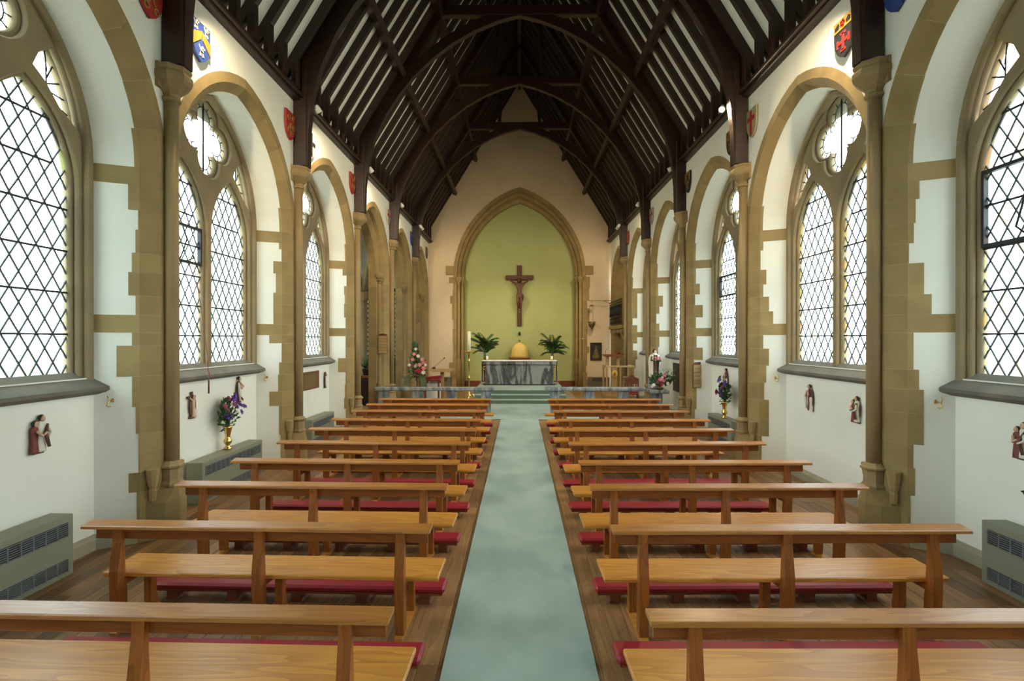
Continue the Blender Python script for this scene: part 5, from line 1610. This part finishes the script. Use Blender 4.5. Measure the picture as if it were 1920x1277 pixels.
m1, s1 = leaf_cluster(rng, 110, 0.12, 0.38, 0.38, 0.1, 0.22, 0.05, (0,0,0.06)); m1.build('airy_foliage', M_leafp, fa, kind='stuff'); s1.build('airy_stems', M_leafp, fa, kind='stuff')
for (x, z, r, m) in ((-0.05,0.28,.07,M_pink),(0.0,0.30,.07,M_pink),(0.06,0.26,.07,M_pink),(0.10,0.40,.06,M_pink),(0.03,0.34,.05,M_palepink),(-0.20,0.14,.06,M_whitepet),(0.05,0.12,.06,M_whitepet),(0.18,0.18,.06,M_whitepet),(-0.25,0.10,.05,M_palepink),(0.26,0.08,.05,M_palepink),(-0.10,0.22,.06,M_mauve),(0.00,0.16,.06,M_crimson),(-0.08,0.12,.05,M_mauve)):
    flower(fa, (x, -0.12-rng.uniform(0,.05), z), r, m, (PI/2*0.75, rng.uniform(-.4,.4), rng.uniform(-.4,.4)))

# sanctuary lamp on its bracket
sl = empty('sanctuary_lamp', (3.12, 22.52, 3.86), 0, 'hanging brass sanctuary lamp on a long wall bracket at the right', 'lamp')
mb = MB().tube([(-0.14,0,0.0),(0.84,0,0.0)], 0.014, 6); mb.tube([(0.84,0,-0.32),(0.75,0,-0.10),(0.5,0,-0.01)], 0.010, 6); mb.tube([(0.0,0,0),(-0.02,0,-0.06),(0.02,0,-0.10)], 0.009, 6)
mb.build('bracket', M_brassd, sl)
MB().lathe([(0.005,-0.16),(0.03,-0.18),(0.09,-0.22),(0.085,-0.235),(0.01,-0.235)], n=12).build('canopy', M_brassd, sl)
for i in range(3):
    a = i*2.094+0.6; MB().tube([(0.075*math.cos(a),0.075*math.sin(a),-0.23),(0.14*math.cos(a),0.14*math.sin(a),-0.92)], 0.006, 5).build('chain', M_brassd, sl)
MB().lathe([(0.005,-1.32),(0.02,-1.26),(0.03,-1.20),(0.10,-1.12),(0.15,-1.02),(0.155,-0.95),(0.13,-0.92),(0.12,-0.95),(0.08,-1.05)], n=16).build('lamp_bowl', M_brassd, sl)
for i in range(6):
    a = i*PI/3; MB().ball((0.14*math.cos(a),0.14*math.sin(a),-0.93), 0.035, 6, 5).build('scallop', M_brassd, sl)

# framed picture on the east wall
pi_ = empty('framed_picture', (3.34, Y_EAST-0.004, 1.66), 0, 'dark framed painting of a standing robed figure on the east wall', 'picture')
for (a, b, c, d) in ((-0.25,0.25,0.34,0.39),(-0.25,0.25,-0.39,-0.34),(-0.25,-0.20,-0.34,0.34),(0.20,0.25,-0.34,0.34)):
    MB().bbox(a, b, -0.04, 0.0, c, d, 0.008).build('frame_side', M_hblack, pi_)
MB().box(-0.20, 0.20, -0.015, 0.0, -0.34, 0.34).build('canvas', M_canvas, pi_)
M_picfig = mat('painted_figure_ochre', (0.20, 0.16, 0.07), 0.5, noise=((14,14,14),(0.10,0.08,0.04),3,0.4,0.6))
M_picgr = mat('painted_ground_ochre', (0.17, 0.13, 0.03), 0.5, noise=((10,10,10),(0.06,0.06,0.02),3,0.4,0.7))
plate2 = MB().prism([(-0.10,-0.13),(0.10,-0.13),(0.07,0.05),(0.03,0.16),(-0.02,0.16),(-0.06,0.04)], 'y', -0.018, -0.015); plate2.prism(disc(0.005,0.21,0.045), 'y', -0.018, -0.015); plate2.build('painted_figure', M_picfig, pi_)
MB().prism([(-0.15,-0.30),(0.13,-0.30),(0.14,-0.16),(0.02,-0.12),(-0.14,-0.17)], 'y', -0.018, -0.015).build('painted_ground', M_picgr, pi_)

# ------------------------------------------------------------------ things inside the side chapel
oc = empty('organ_console', (-5.25, 17.45, 0), 0, 'dark cabinet with an orange wooden top in the side chapel', 'cabinet')
MB().bbox(-0.6, 0.6, -0.35, 0.35, 0.0, 0.92, 0.01).build('body', M_hblack, oc)
MB().bbox(-0.64, 0.64, -0.38, 0.38, 0.92, 0.99, 0.01).build('top', M_pine_r, oc)
MB().bbox(-0.5, 0.5, -0.37, -0.352, 0.1, 0.8, 0.01).build('door', M_timber, oc)
yu = empty('spiky_plant', (-5.15, 17.40, 0.99), 0, 'spiky green pot plant on the chapel cabinet', 'plant')
MB().lathe([(0.10,0),(0.13,0.2),(0.14,0.22),(0.12,0.22)], n=12).build('pot', M_hblack, yu)
rng = random.Random(12)
for i in range(22):
    a = i*2.4; el = rng.uniform(0.35, 1.5); l = rng.uniform(0.5, 0.8)
    d = Vector((math.cos(a)*math.cos(el), math.sin(a)*math.cos(el), math.sin(el))); sd = d.cross(Vector((0,0,1.01))).normalized()*0.025
    p = Vector((0,0,0.22)); m_ = p+d*l*0.55; tip = p+d*l+Vector((0,0,-0.12*math.cos(el)))
    MB().add([p+sd, m_+sd, tip, m_-sd, p-sd], [(0,1,2,3,4)]).build('blade_leaf', M_leaf, yu)
sc = empty('chapel_screen', (-5.95, 21.9, 0), 0, 'dark carved screen at the end of the side chapel', 'screen')
MB().bbox(-0.85, 0.85, 0.0, 0.08, 0.0, 1.4, 0.01).build('lower_panel', M_hblack, sc)
for i in range(12):
    x = -0.8+i*0.145; mb = MB().box(x-0.02, x+0.02, 0.02, 0.06, 1.4, 4.2)
    for j in range(14): mb.ball((x+0.07, 0.04, 1.5+j*0.2), 0.045, 6, 5)
    mb.build('lattice_bar', M_timber, sc)
MB().bbox(-0.85, 0.85, 0.0, 0.1, 4.2, 4.35, 0.01).build('cornice', M_timber, sc)
